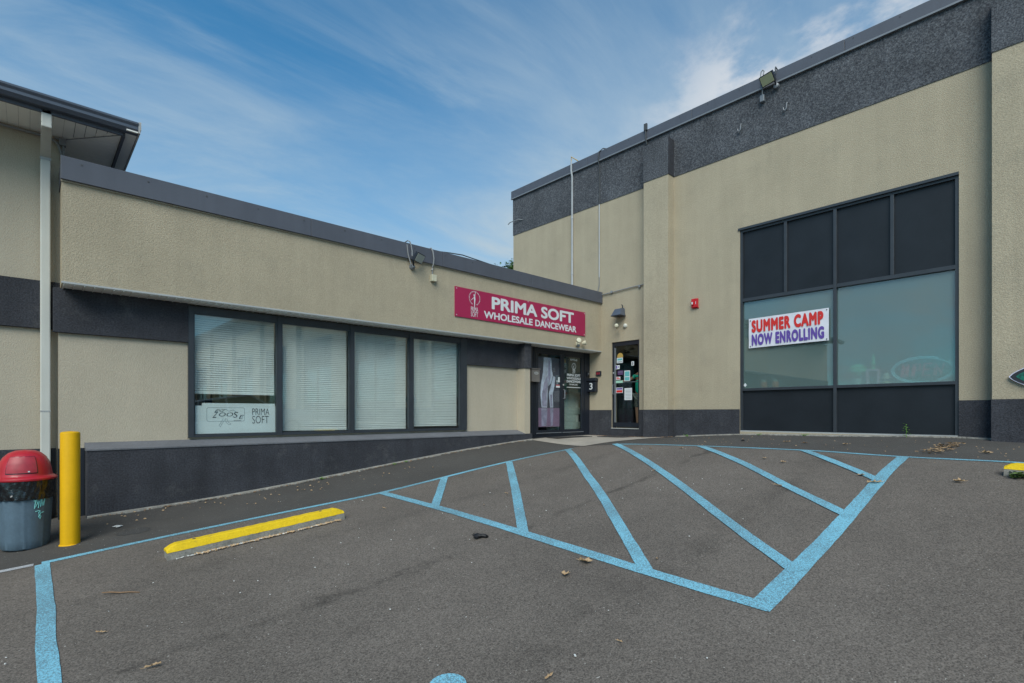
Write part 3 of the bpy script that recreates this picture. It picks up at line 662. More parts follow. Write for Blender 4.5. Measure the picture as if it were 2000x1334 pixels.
pp('reflection', sh([(340, 850), (410, 850), (398, 1050), (345, 1050)], 9.0195), 'leg_shadow')
pp('reflection', sh([(440, 850), (476, 850), (470, 1050), (448, 1050)], 9.0195), 'leg_shadow')

# ------------------------------------------------------------------ neighbouring building on the left
nb = thing('corner_building', 'two storey tan building with boarded eave and dark gutter at the left edge', 'building', (0, 0, 0))
part('wall', B(-9, .33, 9.15, 16, -3, 3.66), 'stucco_panel', nb)
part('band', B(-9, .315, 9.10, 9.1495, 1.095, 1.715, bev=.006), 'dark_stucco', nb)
part('base_band', B(-9, .27, 9.12, 9.1495, -3, -.46), 'dark_stucco', nb)
bd = MB(); bd.box(.002, .103, 8.47, 9.149, 3.644, 3.656); bd.box(0, .008, 8.47, 9.149, 3.6435, 3.650); bd = bd.mesh('soffit_board', 'soffit_left')
for i in range(40):
    x = .44 - .105 * (i + 1)
    put('soffit_board', bd, nb, (x, 0, random.uniform(-.001, .001)))
# hip corner: boards cut along the diagonal, and boards of the side eave
for i in range(4):
    x0 = .44 + .105 * i; x1 = min(x0 + .103, .90); mb = MB()
    y0, y1 = 9.149 - (x0 - .36) * 1.25, 9.149 - (x1 - .36) * 1.25
    mb.poly([(x0 + .003, 8.47, 3.644), (x1, 8.47, 3.644), (x1, max(8.48, y1), 3.644), (x0 + .003, max(8.48, y0), 3.644)])
    part('soffit_board', mb, 'soffit_left', nb)
for i in range(30):
    yb = 8.50 + .105 * i
    xa = .332 if yb > 9.16 else .36 + (9.149 - yb - .10) / 1.25 + .02
    xa = max(xa, .332)
    if xa < .88: part('soffit_board', B(xa, .90, yb + .003, yb + .103, 3.640 + .0005 * (i % 2), 3.652), 'soffit_left', nb)
part('soffit_trim', MB().tube([(.35, 9.16, 3.637), (.90, 8.49, 3.637)], .006, 6), 'cable_grey', nb)
mb = MB(); mb.box(-9, .91, 8.44, 8.469, 3.615, 3.71); part('eave_board', B(.905, .935, 8.47, 16, 3.615, 3.72), 'coping', nb, label='side eave board'); part('eave_board', mb, 'coping', nb)
part('eave_return', B(.936, 1.055, 8.34, 16, 3.66, 3.675), 'soffit', nb)
pf = [(8.439, 3.655), (8.37, 3.66), (8.335, 3.70), (8.335, 3.735), (8.315, 3.765), (8.315, 3.785), (8.33, 3.795), (8.439, 3.795)]
g = MB(); q = [[g.b.verts.new((x, y, z)) for y, z in pf] for x in (-9, 1.06)]
g.b.faces.new(q[0]); g.b.faces.new(q[1][::-1])
for k in range(len(pf)): g.b.faces.new((q[0][k], q[1][k], q[1][(k + 1) % len(pf)], q[0][(k + 1) % len(pf)]))
part('gutter', g, 'gutter', nb)
g = MB(); g.box(1.0605, 1.08, 8.325, 16, 3.655, 3.80); g.box(1.081, 1.09, 8.325, 16, 3.70, 3.805); part('rake_trim', g, 'rake', nb)
part('roof', B(-9, 1.05, 8.45, 16, 3.73, 3.80), 'roofing', nb)
for x in (-.25, .14, .47): part('soffit_vent', B(x, x + .03, 8.436, 8.4395, 3.64, 3.68), 'cable_dark', nb)
ds = MB(); mt = Matrix.Identity(4)
ds.box(.115, .215, 9.0, 9.095, -1.55, 3.30, bev=.012)
ds.box(.115, .215, 8.44, 8.53, 3.45, 3.69, bev=.012)
ds.b.verts.ensure_lookup_table()
for i_, (y, z) in enumerate(((9.0, 3.28), (9.0, 3.40))): pass
q0 = [(.115, 9.0), (.215, 9.0), (.215, 9.095), (.115, 9.095)]
lo_ = [ds.b.verts.new((x, y, 3.29)) for x, y in q0]; hi_ = [ds.b.verts.new((x, y, 3.50)) for x, y in ((.115, 8.44), (.215, 8.44), (.215, 8.53), (.115, 8.53))]
for k in range(4): ds.b.faces.new((lo_[k], lo_[(k + 1) % 4], hi_[(k + 1) % 4], hi_[k]))
dsp = part('downspout', ds, 'downspout', nb)
part('joint', MB().box(.112, .218, 8.996, 9.098, .02, .035).box(.112, .218, 8.996, 9.098, 3.255, 3.285), 'trim_light', dsp)
part('conduit', MB().tube([(-9, 9.11, 3.60), (.0, 9.11, 3.60), (.20, 9.11, 3.60), (.285, 9.11, 3.55), (.325, 9.11, 3.42), (.335, 9.10, 3.2)], .016, 8), 'cable_grey', nb, True)
part('conduit', MB().tube([(.26, 9.12, 3.62), (.33, 9.12, 3.60), (.345, 9.12, 3.50), (.345, 9.1, 3.2)], .014, 8), 'cable_grey', nb, True)
part('junction_box', B(.30, .37, 9.08, 9.149, 3.53, 3.62), 'grey_metal', nb)
lower(nb, 1.5)

# ------------------------------------------------------------------ shop sign
sg = thing('shop_sign', 'long magenta shop sign with white lettering above the entrance', 'sign', (6.37, 8.595, 1.975))
def sp_(nm, mb, m, sm=False, **k): return part(nm, mb, m, sg, sm, loc=(-6.37, -8.595, -1.975), **k)
sp_('board', B(6.37, 10.51, 8.590, 8.608, 1.975, 2.585), 'magenta')
for s_, x0, x1, z0, z1, b in (('PRIMA SOFT', 7.35, 10.06, 2.245, 2.52, .034), ('WHOLESALE', 7.13, 8.60, 2.03, 2.185, .030), ('DANCEWEAR', 8.685, 10.155, 2.03, 2.185, .030)):
    o = text(s_, x0, x1, z0, z1, 8.589, 'white_vinyl', sg, b); o.location = (-6.37, -8.595, -1.975)
for s_, x0, x1, z0, z1 in (('PRIMA', 6.78, 6.97, 2.125, 2.225), ('SOFT', 6.78, 6.97, 2.02, 2.12)):
    o = text(s_, x0, x1, z0, z1, 8.589, 'white_vinyl', sg, -.004); o.location = (-6.37, -8.595, -1.975)
ring = MB(); cx, cz = 6.877, 2.41
for k in range(34):
    if k in (24, 25, 26, 27): continue
    a = 2 * math.pi * k / 34; r1, r2 = .130, .152
    ring.poly([(cx + r * math.cos(a + e), 8.5885, cz + r * math.sin(a + e)) for r, e in ((r1, -.045), (r2, -.04), (r2, .04 if k % 3 else .015), (r1, .045 if k % 3 else .01))])
ribbon(ring, [(cx + .02, cz + .13), (cx + .005, cz + .03)], .012, 8.5885); ribbon(ring, [(cx, cz + .03), (cx - .07, cz - .03), (cx - .085, cz - .045)], .012, 8.5885)
ring.poly([(cx - .014 + .016 * math.cos(k), 8.588, cz + .065 + .018 * math.sin(k)) for k in [j * .785 for j in range(8)]])
ring.poly([(cx - .02, 8.5882, cz + .04), (cx + .012, 8.5882, cz + .045), (cx + .022, 8.5882, cz - .02), (cx + .012, 8.5882, cz - .10), (cx + .006, 8.5882, cz - .185), (cx - .008, 8.5882, cz - .185), (cx - .012, 8.5882, cz - .08), (cx - .018, 8.5882, cz - .01)][::-1])
sp_('emblem', ring, 'white_vinyl')
mb = MB()
for x, z in ((6.41, 2.55), (6.41, 2.01), (10.47, 2.55), (10.47, 2.01), (8.45, 2.565)): mb.lathe([(.010, 0), (.010, .004)], (x, 8.590, z), 8, axis=Matrix.Rotation(R(90), 3, 'X'))
sp_('screw', mb, 'white_vinyl')

# lettering stuck on the entrance glass
dl = thing('door_lettering', 'white vinyl shop name and suite number on the right entrance door glass', 'lettering', (10.5, 9.0, .6))
def dt(s_, x0, x1, z0, z1, b=.02): o = text(s_, x0, x1, z0, z1, 9.009, 'white_vinyl', dl, b, depth=.001); o.location = (-10.5, -9.0, -.6)
dt('SUITE #2', 10.41, 10.69, 1.375, 1.425, .03); dt('PRIMA SOFT', 10.28, 10.82, .965, 1.03, .03); dt('WHOLESALE', 10.27, 10.83, .885, .945, .03); dt('DANCEWEAR', 10.27, 10.83, .80, .865, .03)
dt('PRIMA', 10.50, 10.61, 1.10, 1.15, 0); dt('SOFT', 10.50, 10.61, 1.045, 1.095, 0)
dt('703.680.2306', 10.37, 10.70, .735, .77, .02)
mb = MB(); mb.box(10.27, 10.82, 9.0075, 9.009, .668, .684)
for k in range(16):
    a0, a1 = k * math.pi / 8, (k + .8) * math.pi / 8
    mb.poly([(10.555 + r * math.cos(a), 9.0085, 1.235 + r * math.sin(a)) for r, a in ((.07, a0), (.085, a0), (.085, a1), (.07, a1))])
ribbon(mb, [(10.565, 1.29), (10.555, 1.24), (10.555, 1.15)], .012, 9.0083); ribbon(mb, [(10.555, 1.245), (10.52, 1.20)], .010, 9.0083)
part('emblem', mb, 'white_vinyl', dl, loc=(-10.5, -9.0, -.6))
st = thing('door_sticker', 'small white red and black sticker at the edge of the left entrance door', 'sticker', (9.86, 9.008, .65))
for (a, b, c, e, m_) in ((.07, .14, .14, .27, 'white_vinyl'), (.0, .14, .0, .05, 'white_vinyl'), (.0, .13, .052, .075, 'alarm_red'), (.01, .065, .16, .18, 'white_vinyl'), (.02, .065, .08, .155, 'grey_print')):
    part('patch', B(a, b, -.002, .0, c, e), m_, st)

# ------------------------------------------------------------------ white poster in the first window
wp = thing('window_poster', 'pale poster with sketched dance logo low in the leftmost window', 'poster', (1.83, 9.0, -.33))
def wq(nm, me_or, m=None): return part(nm, me_or, m, wp, loc=(-1.83, -9.0, .33))
wq('sheet', MB().box(1.84, 2.995, 8.985, 8.988, -.325, .115), 'paper_blue')
wq('sheet', MB().box(1.93, 2.99, 8.990, 8.992, .116, .155), 'paper_blue')
for s_, x0, x1, z0, z1 in (('PRIMA', 2.64, 2.90, -.03, .075), ('SOFT', 2.64, 2.89, -.165, -.045)):
    o = text(s_, x0, x1, z0, z1, 8.984, 'black_print', wp, -.012, depth=.001); o.location = (-1.83, -9.0, .33)
for s_, x0, x1, z0, z1, sh_ in (('Z', 2.07, 2.15, -.07, .02, .5), ('OO', 2.16, 2.36, -.05, .01, .2), ('S', 2.36, 2.43, -.07, .02, .2), ('E', 2.44, 2.52, -.09, -.03, .3), ('EC', 2.10, 2.25, .025, .06, .5), ('dancewear', 2.37, 2.48, -.125, -.105, 0)):
    o = text(s_, x0, x1, z0, z1, 8.984, 'black_print', wp, -.004, depth=.001, shear=sh_); o.location = (-1.83, -9.0, .33)
mb = MB(); bx_ = []
for k in range(4):
    c0, c1 = ((2.02, -.10), (2.50, -.10), (2.50, .06), (2.02, .06))[k]
    for j in range(4): a = math.pi + k * math.pi / 2 + j * math.pi / 6; bx_.append((c0 + .025 * math.cos(a), c1 + .025 * math.sin(a)))
ribbon(mb, bx_ + bx_[:1], .005, 8.9842)
ribbon(mb, [(2.22, -.08), (2.19, -.14), (2.16, -.19), (2.18, -.21), (2.20, -.17), (2.24, -.10)], .005, 8.9842); ribbon(mb, [(2.27, -.08), (2.29, -.14), (2.33, -.17), (2.30, -.18), (2.26, -.14), (2.25, -.08)], .005, 8.9842)
ribbon(mb, [(2.20, .03), (2.26, .06), (2.30, .03), (2.36, .05), (2.40, .02)], .006, 8.9842)
wq('sketch', mb, 'grey_print')
cb = thing('cardboard_box', 'tan cardboard box behind the leftmost window below its blind', 'box', (2.6, 9.5, -.62))
part('body', B(-.45, .5, -.15, .3, 0, .98, bev=.004), 'cardboard', cb); part('flap', B(-.45, .5, -.16, -.152, .80, .98), 'cardboard', cb)

# ------------------------------------------------------------------ banner and window contents (hall frame)
def hthing(n, l, c, lx, ly, z, group=None): return thing(n, l, c, (XW + ly, -lx, z), R(-90), group)
bn = hthing('banner', 'white vinyl banner reading SUMMER CAMP NOW ENROLLING on the left frosted pane', 'banner', -4.0, .035, 1.38)
mb = MB(); nx, nz = 30, 12; grid = []
for j in range(nz + 1):
    row = []
    for i in range(nx + 1):
        u, v = i / nx, j / nz; x = -.735 + 1.51 * u; z = -.005 + .62 * v + .018 * u
        row.append(mb.b.verts.new((x, -.012 + .004 * math.sin(u * 17 + v * 3) * math.sin(v * 9 + u * 5) - .004 * math.cos(u * 40) * (1 if v < .08 or v > .92 else .2), z)))
    grid.append(row)
for j in range(nz):
    for i in range(nx): mb.b.faces.new((grid[j][i], grid[j][i + 1], grid[j + 1][i + 1], grid[j + 1][i]))
part('sheet', mb, 'banner', bn, True)
for s_, z0, z1, m_, x0, x1 in (('SUMMER CAMP', .32, .585, 'red_print', -.67, .69), ('NOW ENROLLING', .045, .29, 'purple_print', -.67, .70)):
    o = text(s_, x0, x1, z0, z1, -.020, m_, bn, .062, depth=.001, space=1.16); o.rotation_euler = (0, -R(.7), 0)
mb = MB()
for x, z in ((-.70, .03), (-.70, .57), (.74, .04), (.74, .6)): mb.lathe([(.012, 0), (.012, .003)], (x, -.017, z), 10, axis=Matrix.Rotation(R(90), 3, 'X'))
part('eyelet', mb, 'cable_dark', bn)
ne = hthing('neon_sign', 'unlit oval OPEN neon sign behind the right frosted pane', 'neon sign', -1.815, .10, .53)
def arc(rx, rz, a0, a1, cz=.215): return [(rx * math.cos(R(a)), 0, cz + rz * math.sin(R(a))) for a in range(a0, a1 + 1, 8)]
part('outer_tube', MB().tube(arc(.435, .225, 60, 400), .012, 6), 'neon_blue', ne, True); part('inner_tube', MB().tube(arc(.405, .20, -60, 290), .010, 6), 'neon_blue', ne, True)
lt = MB()
for ox, segs in ((-.30, [[(0, 0), (.03, .2), (.11, .2), (.09, 0), (0, 0)], [(.025, .03), (.05, .17), (.085, .17), (.07, .03), (.025, .03)]]), (-.15, [[(0, 0), (.03, .2), (.12, .2), (.11, .1), (.02, .1)], [(.03, 0), (.055, .17)]]), (.0, [[(.11, .0), (0, 0), (.03, .2), (.14, .2)], [(.02, .1), (.10, .1)]]), (.15, [[(0, 0), (.03, .2), (.10, 0), (.14, .2)], [(.03, 0), (.05, .16), (.11, .03)]])):
    for sg_ in segs: lt.tube([(ox + x, 0, .115 + z) for x, z in sg_], .016, 6)
part('letter_tube', lt, 'neon_pink', ne, True)
tp = hthing('potted_plant', 'round green plant in a white pot behind the right frosted pane', 'plant', -2.81, .27, .526)
part('pot', MB().lathe([(.06, 0), (.08, .13), (.07, .13), (.06, .1)], n=16), 'white_plastic', tp, True)
part('foliage', MB().lathe([(.02, .14), (.10, .18), (.15, .25), (.14, .33), (.08, .38), (.01, .40)], n=16, wob=lambda a, z, j: .07 * math.sin(a * 5 + z * 40)), 'green_box', tp)
bx = hthing('pink_stand', 'pink open stand with a green figure on top behind the right frosted pane', 'display stand', -2.54, .16, .526)
part('frame', MB().box(-.10, -.07, -.05, .05, 0, .28).box(.07, .10, -.05, .05, 0, .28).box(-.07, .07, -.05, .05, .25, .28), 'pink_box', bx)
part('figure', MB().lathe([(.05, .28), (.02, .32), (.045, .38), (.02, .43), (.035, .48), (.005, .56)], n=10), 'green_box', bx, True)
bx = hthing('table_lamp', 'small cream lamp behind the right frosted pane', 'lamp', -2.34, .16, .526)
part('lamp_base', MB().lathe([(.06, 0), (.05, .05), (.015, .07), (.015, .11)], n=12), 'gold', bx, True); part('lamp_shade', MB().lathe([(.07, .09), (.04, .20)], n=12, cap=False), 'cream_plastic', bx, True)
for x, l_ in ((-4.48, 'orange lidded jar at the left end of the left frosted pane'), (-4.25, 'orange jar with a bow, second from the left behind the frosted pane')):
    bx = hthing('jar', l_, 'jar', x, .16, .526, 'jars behind the left frosted pane')
    part('body', MB().lathe([(.055, 0), (.065, .03), (.065, .11), (.05, .13)], n=14), 'orange_box', bx, True); part('lid', MB().lathe([(.055, .13), (.055, .16), (.02, .17)], n=14), 'white_plastic', bx, True)
dm = hthing('diamond_sticker', 'small white diamond sticker in the lower left corner of the frosted pane', 'sticker', -4.83, .065, .60)
part('diamond', MB().prism([(-.035, 0), (0, -.045), (.035, 0), (0, .045)], -.002, .0), 'white_vinyl', dm)

# notices on the hall door
def notice(nm, lb, cat, x0, x1, z0, z1, m_, extra=()):
    t = hthing(nm, lb, cat, (x0 + x1) / 2, .05, z0, 'notices on the hall door'); w, h = x1 - x0, z1 - z0
    part('sheet', B(-w / 2, w / 2, -.001, .001, 0, h), m_, t)
    for a, b, c, e, m2 in extra: part('print', B(-w / 2 + a * w, -w / 2 + b * w, -.0025, -.0015, c * h, e * h), m2, t)
em = hthing('gold_emblem', 'gold half round emblem at the top of the hall door notices', 'sticker', -8.04, .05, 1.44)
part('disc', MB().prism([(.09 * math.cos(R(a)), .03 + .09 * math.sin(R(a))) for a in range(-20, 201, 20)], -.001, .001), 'gold', em)
notice('notice', 'pale blue notice under the gold emblem on the hall door', 'notice', -8.144, -7.957, 1.298, 1.435, 'white_vinyl', ((.1, .9, .15, .3, 'grey_print'), (.1, .9, .5, .85, 'teal_paper')))
notice('notice', 'small white hours card high on the right of the hall door', 'notice', -7.696, -7.617, 1.207, 1.314, 'white_vinyl', ((.3, .7, .2, .5, 'black_print'), (.3, .7, .6, .8, 'black_print')))
notice('notice', 'tiny blue and white square sticker at the left of the hall door', 'sticker', -8.172, -8.056, 1.145, 1.244, 'paper_blue', ((.05, .4, .1, .9, 'purple_print'), (.6, .8, .3, .8, 'purple_print')))
notice('notice', 'dark purple card at the left of the hall door', 'notice', -8.116, -7.946, .991, 1.103, 'purple_paper', ((.1, .9, .6, .7, 'grey_print'),))
notice('notice', 'teal flyer with white border in the middle of the hall door', 'notice', -7.911, -7.736, .822, 1.091, 'white_vinyl', ((.1, .9, .45, .92, 'teal_paper'), (.1, .9, .06, .38, 'teal_paper')))
notice('notice', 'red and white sticker just above the door bar', 'sticker', -8.166, -8.034, .866, .945, 'white_vinyl', ((.1, .9, .2, .5, 'red_print'), (.1, .6, .65, .85, 'red_print')))
notice('notice', 'pale green strip on the push bar of the hall door', 'sticker', -8.168, -7.957, .782, .845, 'mint')
notice('notice', 'red lettered card below the door bar', 'notice', -8.166, -7.957, .525, .664, 'white_vinyl', ((.06, .94, .08, .5, 'red_print'), (.06, .94, .62, .9, 'purple_print')))
notice('notice', 'large grey typed sheet below the teal flyer on the hall door', 'notice', -7.905, -7.678, .337, .641, 'white_vinyl', tuple((.12, .88, .1 + k * .12, .13 + k * .12, 'grey_print') for k in range(7)))

# ------------------------------------------------------------------ person reaching for the hall door from inside
def skin_mesh(name, verts, edges, rad, root, m_, levels=2):
    me = bpy.data.meshes.new(name); me.from_pydata(verts, edges, []); o = bpy.data.objects.new(name, me); C.objects.link(o)
    md = o.modifiers.new('s', 'SKIN'); md.use_smooth_shade = True
    for i, r_ in enumerate(rad):
        sv = me.skin_vertices[0].data[i]; sv.radius = (r_, r_) if not isinstance(r_, tuple) else r_; sv.use_root = (i == root)
    sb = o.modifiers.new('u', 'SUBSURF'); sb.levels = levels; sb.render_levels = levels
    bpy.context.view_layer.update()
    out = bpy.data.meshes.new_from_object(o.evaluated_get(bpy.context.evaluated_depsgraph_get())); bpy.data.objects.remove(o); out.name = name
    out.materials.clear(); out.materials.append(M[m_])
    for p_ in out.polygons: p_.use_smooth = True
    return out
pr = thing('person', 'person in a green shirt and checked shorts reaching for the hall door from inside', 'person', (11.68, 7.68, -.385))
# local: -x faces the door, +y is the reaching side, z from the floor
V = [(0, 0, .90), (0, 0, 1.08), (0, 0, 1.30), (0, 0, 1.40), (-.01, 0, 1.47), (-.015, 0, 1.55), (-.015, 0, 1.63),
     (0, .10, .86), (-.03, .11, .50), (.0, .11, .10), (-.12, .12, .035), (0, -.10, .86), (.04, -.11, .50), (.10, -.11, .10), (-.02, -.12, .035),
     (0, .17, 1.36), (-.04, .31, 1.27), (-.12, .45, 1.23), (-.17, .52, 1.225),
     (0, -.17, 1.36), (.02, -.24, 1.08), (-.06, -.25, .86), (-.09, -.25, .78)]
E_ = [(0, 1), (1, 2), (2, 3), (3, 4), (4, 5), (5, 6), (0, 7), (7, 8), (8, 9), (9, 10), (0, 11), (11, 12), (12, 13), (13, 14), (3, 15), (15, 16), (16, 17), (17, 18), (3, 19), (19, 20), (20, 21), (21, 22)]
rr = [(.13, .15), (.11, .14), (.13, .17), (.08, .10), .055, .085, .075, .085, .058, .042, .035, .085, .058, .042, .035, .06, .043, .034, .030, .06, .043, .034, .030]
put('body', skin_mesh('body', V, E_, rr, 0, 'skin'), pr)
for sx, base in ((1, (-.17, .52, 1.225)), (-1, (-.09, -.25, .78))):
    for k in range(5):
        b0 = Vector(base); dz = (k - 1.5) * .02
        if sx > 0: pts = [b0 + Vector((0, 0, dz)), b0 + Vector((-.01, .07 - abs(k - 1.5) * .006, dz)), b0 + Vector((-.035, .10, dz - .005))] if k < 4 else [b0 + Vector((0, -.01, .025)), b0 + Vector((-.02, .03, .05)), b0 + Vector((-.035, .06, .055))]
        else: pts = [b0 + Vector((dz, 0, 0)), b0 + Vector((dz, 0, -.07)), b0 + Vector((dz + .01, .01, -.10 + abs(k - 1.5) * .006))] if k < 4 else [b0 + Vector((-.03, 0, .01)), b0 + Vector((-.05, .01, -.03)), b0 + Vector((-.05, .02, -.06))]
        part('finger', MB().tube(pts, [.010, .009, .007], 6), 'skin', pr, True)
put('shirt', skin_mesh('shirt', [(0, 0, .84), (0, 0, 1.08), (0, 0, 1.32), (0, 0, 1.40), (0, .17, 1.36), (-.025, .25, 1.305), (0, -.17, 1.36), (.01, -.215, 1.22)], [(0, 1), (1, 2), (2, 3), (3, 4), (4, 5), (3, 6), (6, 7)], [(.15, .185), (.14, .18), (.15, .19), (.09, .12), .075, .068, .075, .068], 0, 'shirt'), pr)
put('shorts', skin_mesh('shorts', [(0, 0, .88), (0, .10, .80), (-.02, .115, .50), (0, -.10, .80), (.03, -.115, .50)], [(0, 1), (1, 2), (0, 3), (3, 4)], [(.14, .16), .105, .09, .105, .09], 0, 'shorts'), pr)
put('hair', skin_mesh('hair', [(.03, 0, 1.56), (.0, 0, 1.64), (-.03, 0, 1.67)], [(0, 1), (1, 2)], [.09, .09, .07], 0, 'hair'), pr)
fc = MB(); fc.lathe([(.001, 0), (.012, .01), (.010, .03), (.003, .045)], (-.105, 0, 1.56), 8)
part('nose', fc, 'skin', pr, True)
for y in (.03, -.03): part('eye', MB().lathe([(.001, -.008), (.009, 0), (.001, .008)], (-.094, y, 1.60), 8), 'black_print', pr, True)
part('mouth', B(-.1, -.085, -.025, .025, 1.515, 1.522), 'red_plastic', pr)

# ------------------------------------------------------------------ wall fittings
def rotm(ax, a, o): return Matrix.Translation(Vector(o)) @ Matrix.Rotation(R(a), 4, ax) @ Matrix.Translation(-Vector(o))
# flood lamp on the low fascia
fl = thing('flood_lamp', 'square black flood lamp with a cable over the coping of the low wing', 'flood lamp', (5.36, 8.61, 2.78))
part('ball_mount', MB().lathe([(.055, 0), (.055, .03), (.045, .06), (.02, .085)], (0, 0, 0), 16, axis=Matrix.Rotation(R(90), 3, 'X')), 'grey_metal', fl, True)
mt = Matrix.Translation((.06, -.17, .15)) @ Matrix.Rotation(R(22), 4, 'Z') @ Matrix.Rotation(R(32), 4, 'X') @ Matrix.Rotation(R(3), 4, 'Y')
part('housing', MB().box(-.125, .125, -.02, .04, -.09, .09, bev=.008, mtx=mt), 'frame_black', fl)
part('lens', MB().box(-.108, .108, -.026, -.0205, -.074, .074, mtx=mt), 'lens', fl)
part('bracket', MB().tube([(0, -.06, .0), (-.03, -.11, .04), (-.06, -.13, .12)], .016, 8), 'frame_black', fl, True)
part('cable', MB().tube([(-.06, -.12, .17), (-.05, -.10, .28), (-.055, -.075, .38), (-.075, -.07, .445), (-.11, -.05, .47), (-.14, .05, .44), (-.13, -.055, .38), (-.11, -.06, .2), (-.06, -.08, .02), (-.02, -.03, -.02)], .011, 8), 'cable_grey', fl, True)
# photo cell box and its cable
jb = thing('junction_box', 'small beige junction box hanging from a cable beside the flood lamp', 'junction box', (5.83, 8.61, 2.58))
part('box', B(-.05, .06, -.075, -.001, 0, .13, bev=.008), 'cream_plastic', jb)
part('pipe', MB().tube([(-.02, -.03, .13), (-.02, -.03, .27)], .012), 'cable_grey', jb, True); part('collar', MB().lathe([(.022, .22), (.022, .245)], (-.02, -.03, 0), 10), 'trim_light', jb, True)
part('cable', MB().tube([(-.02, -.03, .27), (-.01, -.06, .33), (-.005, -.068, .45), (-.03, -.066, .58), (-.05, -.04, .64), (-.07, .1, .635)], .014, 8), 'cable_grey', jb, True)
part('cable', MB().tube([(-.07, .1, .635), (.15, .06, .645), (.45, .02, .665), (.75, .0, .68), (1.05, .0, .66), (1.5, .02, .64), (2.3, .05, .63)], .012, 8), 'cable_dark', jb, True, 'loose cable lying along the coping')
# twin sensor light over the entrance
ts = thing('twin_spotlight', 'cream twin spotlight under the right end of the magenta sign', 'spotlight', (10.2, 8.61, 1.75))
part('plate', B(-.05, .07, -.035, -.001, -.04, .04, bev=.006), 'cream_plastic', ts)
part('lamp_head', MB().lathe([(.03, 0), (.055, .05), (.06, .10), (.035, .102)], (-.08, -.10, .045), 14, axis=(Matrix.Rotation(R(70), 3, 'X') @ Matrix.Rotation(R(-30), 3, 'Y'))), 'cream_plastic', ts, True)
part('lamp_head', MB().lathe([(.03, 0), (.055, .05), (.06, .10), (.035, .102)], (.14, -.06, .02), 14, axis=(Matrix.Rotation(R(75), 3, 'X') @ Matrix.Rotation(R(30), 3, 'Y'))), 'cream_plastic', ts, True)
part('sensor', MB().lathe([(.04, 0), (.035, -.05), (.01, -.06)], (-.02, -.07, -.02), 12), 'grey_metal', ts, True)
# hall flood lamp, high
hf = hthing('flood_lamp', 'high flood lamp with yellowish lens on the weathered band of the hall', 'flood lamp', -4.25, 0, 6.55)
mt = Matrix.Translation((-.02, -.20, .22)) @ Matrix.Rotation(R(-8), 4, 'Z') @ Matrix.Rotation(R(38), 4, 'X') @ Matrix.Rotation(R(-3), 4, 'Y')
part('housing', MB().box(-.14, .14, -.02, .045, -.105, .105, bev=.008, mtx=mt), 'frame_black', hf)
part('lens', MB().box(-.122, .122, -.026, -.0205, -.088, .088, mtx=mt), 'lens_yellow', hf)
part('ball_mount', MB().lathe([(.055, 0.012), (.055, .04), (.05, .08), (.02, .10)], (.10, 0, .09), 14, axis=Matrix.Rotation(R(90), 3, 'X')), 'grey_metal', hf, True)
part('bracket', MB().tube([(.10, -.09, .09), (.11, -.15, .14), (.08, -.17, .22)], .016), 'frame_black', hf, True)
part('sensor_box', B(-.22, -.13, -.09, -.013, -.12, .02, bev=.012), 'grey_metal', hf)
part('cable', MB().tube([(-.175, -.06, .02), (-.16, -.09, .15), (-.18, -.085, .30), (-.20, -.085, .42), (-.19, -.08, .50), (-.16, -.07, .53), (-.135, -.07, .49), (-.15, -.08, .42)], .012), 'cable_grey', hf, True)
part('cable', MB().tube([(.08, -.16, .27), (.10, -.09, .34), (.09, -.085, .42), (.09, -.07, .47), (.09, .05, .45)], .012), 'cable_dark', hf, True)
# wall pack lamp over the hall door
wl = hthing('wall_lamp', 'dark hooded wall lamp above the hall door', 'lamp', -7.95, 0, 2.47)
part('back_plate', B(-.09, .10, -.03, -.001, .0, .20, bev=.006), 'grey_metal', wl)
mb = MB(); a = [(-.15, -.26, .02), (.13, -.26, .02), (.13, -.03, .02), (-.15, -.03, .02)]; b = [(-.10, -.17, .19), (.09, -.17, .19), (.09, -.03, .22), (-.10, -.03, .22)]
va = [mb.b.verts.new(p) for p in a]; vb = [mb.b.verts.new(p) for p in b]; mb.b.faces.new(va); mb.b.faces.new(vb)
for k in range(4): mb.b.faces.new((va[k], va[(k + 1) % 4], vb[(k + 1) % 4], vb[k]))
part('hood', mb, 'gutter', wl)
part('rim', MB().box(-.158, .138, -.268, -.03, .0, .018), 'frame_black', wl); part('glint_lens', MB().box(-.02, .05, -.232, -.226, .06, .12, mtx=rotm('X', -28, (0, -.22, .06))), 'lens', wl)
part('photocell', MB().tube([(.06, -.06, .20), (.07, -.07, .27), (.04, -.07, .30)], .013), 'frame_black', wl, True)
cw_ = hthing('security_camera', 'small pale bullet camera under the hooded wall lamp', 'camera', -7.86, 0, 2.23)
part('mount', MB().lathe([(.06, 0), (.06, .02), (.04, .05), (.02, .06)], (.02, 0, .0), 14, axis=Matrix.Rotation(R(90), 3, 'X')), 'white_plastic', cw_, True)
part('barrel', MB().lathe([(.045, 0), (.052, .02), (.048, .13), (.02, .15)], (-.13, -.16, -.03), 14, axis=Matrix.Rotation(R(-60), 3, 'Z') @ Matrix.Rotation(R(80), 3, 'Y') @ Matrix.Identity(3)), 'cream_plastic', cw_, True)
# fire alarm
fa = hthing('fire_alarm', 'red fire alarm strobe on the tan hall wall', 'fire alarm', -5.93, 0, 2.41)
part('box', B(-.075, .075, -.06, -.001, 0, .20, bev=.008), 'alarm_red', fa)
part('strobe', B(-.06, -.01, -.09, -.0605, .05, .15, bev=.006), 'alarm_red', fa)
part('strobe_lens', B(-.05, -.02, -.0945, -.0905, .07, .12), 'white_vinyl', fa); part('marking', B(.03, .04, -.0635, -.0605, .07, .13), 'white_vinyl', fa)
part('back_box', B(-.065, .085, -.02, -.0005, -.02, .0, ), 'alarm_red', fa)
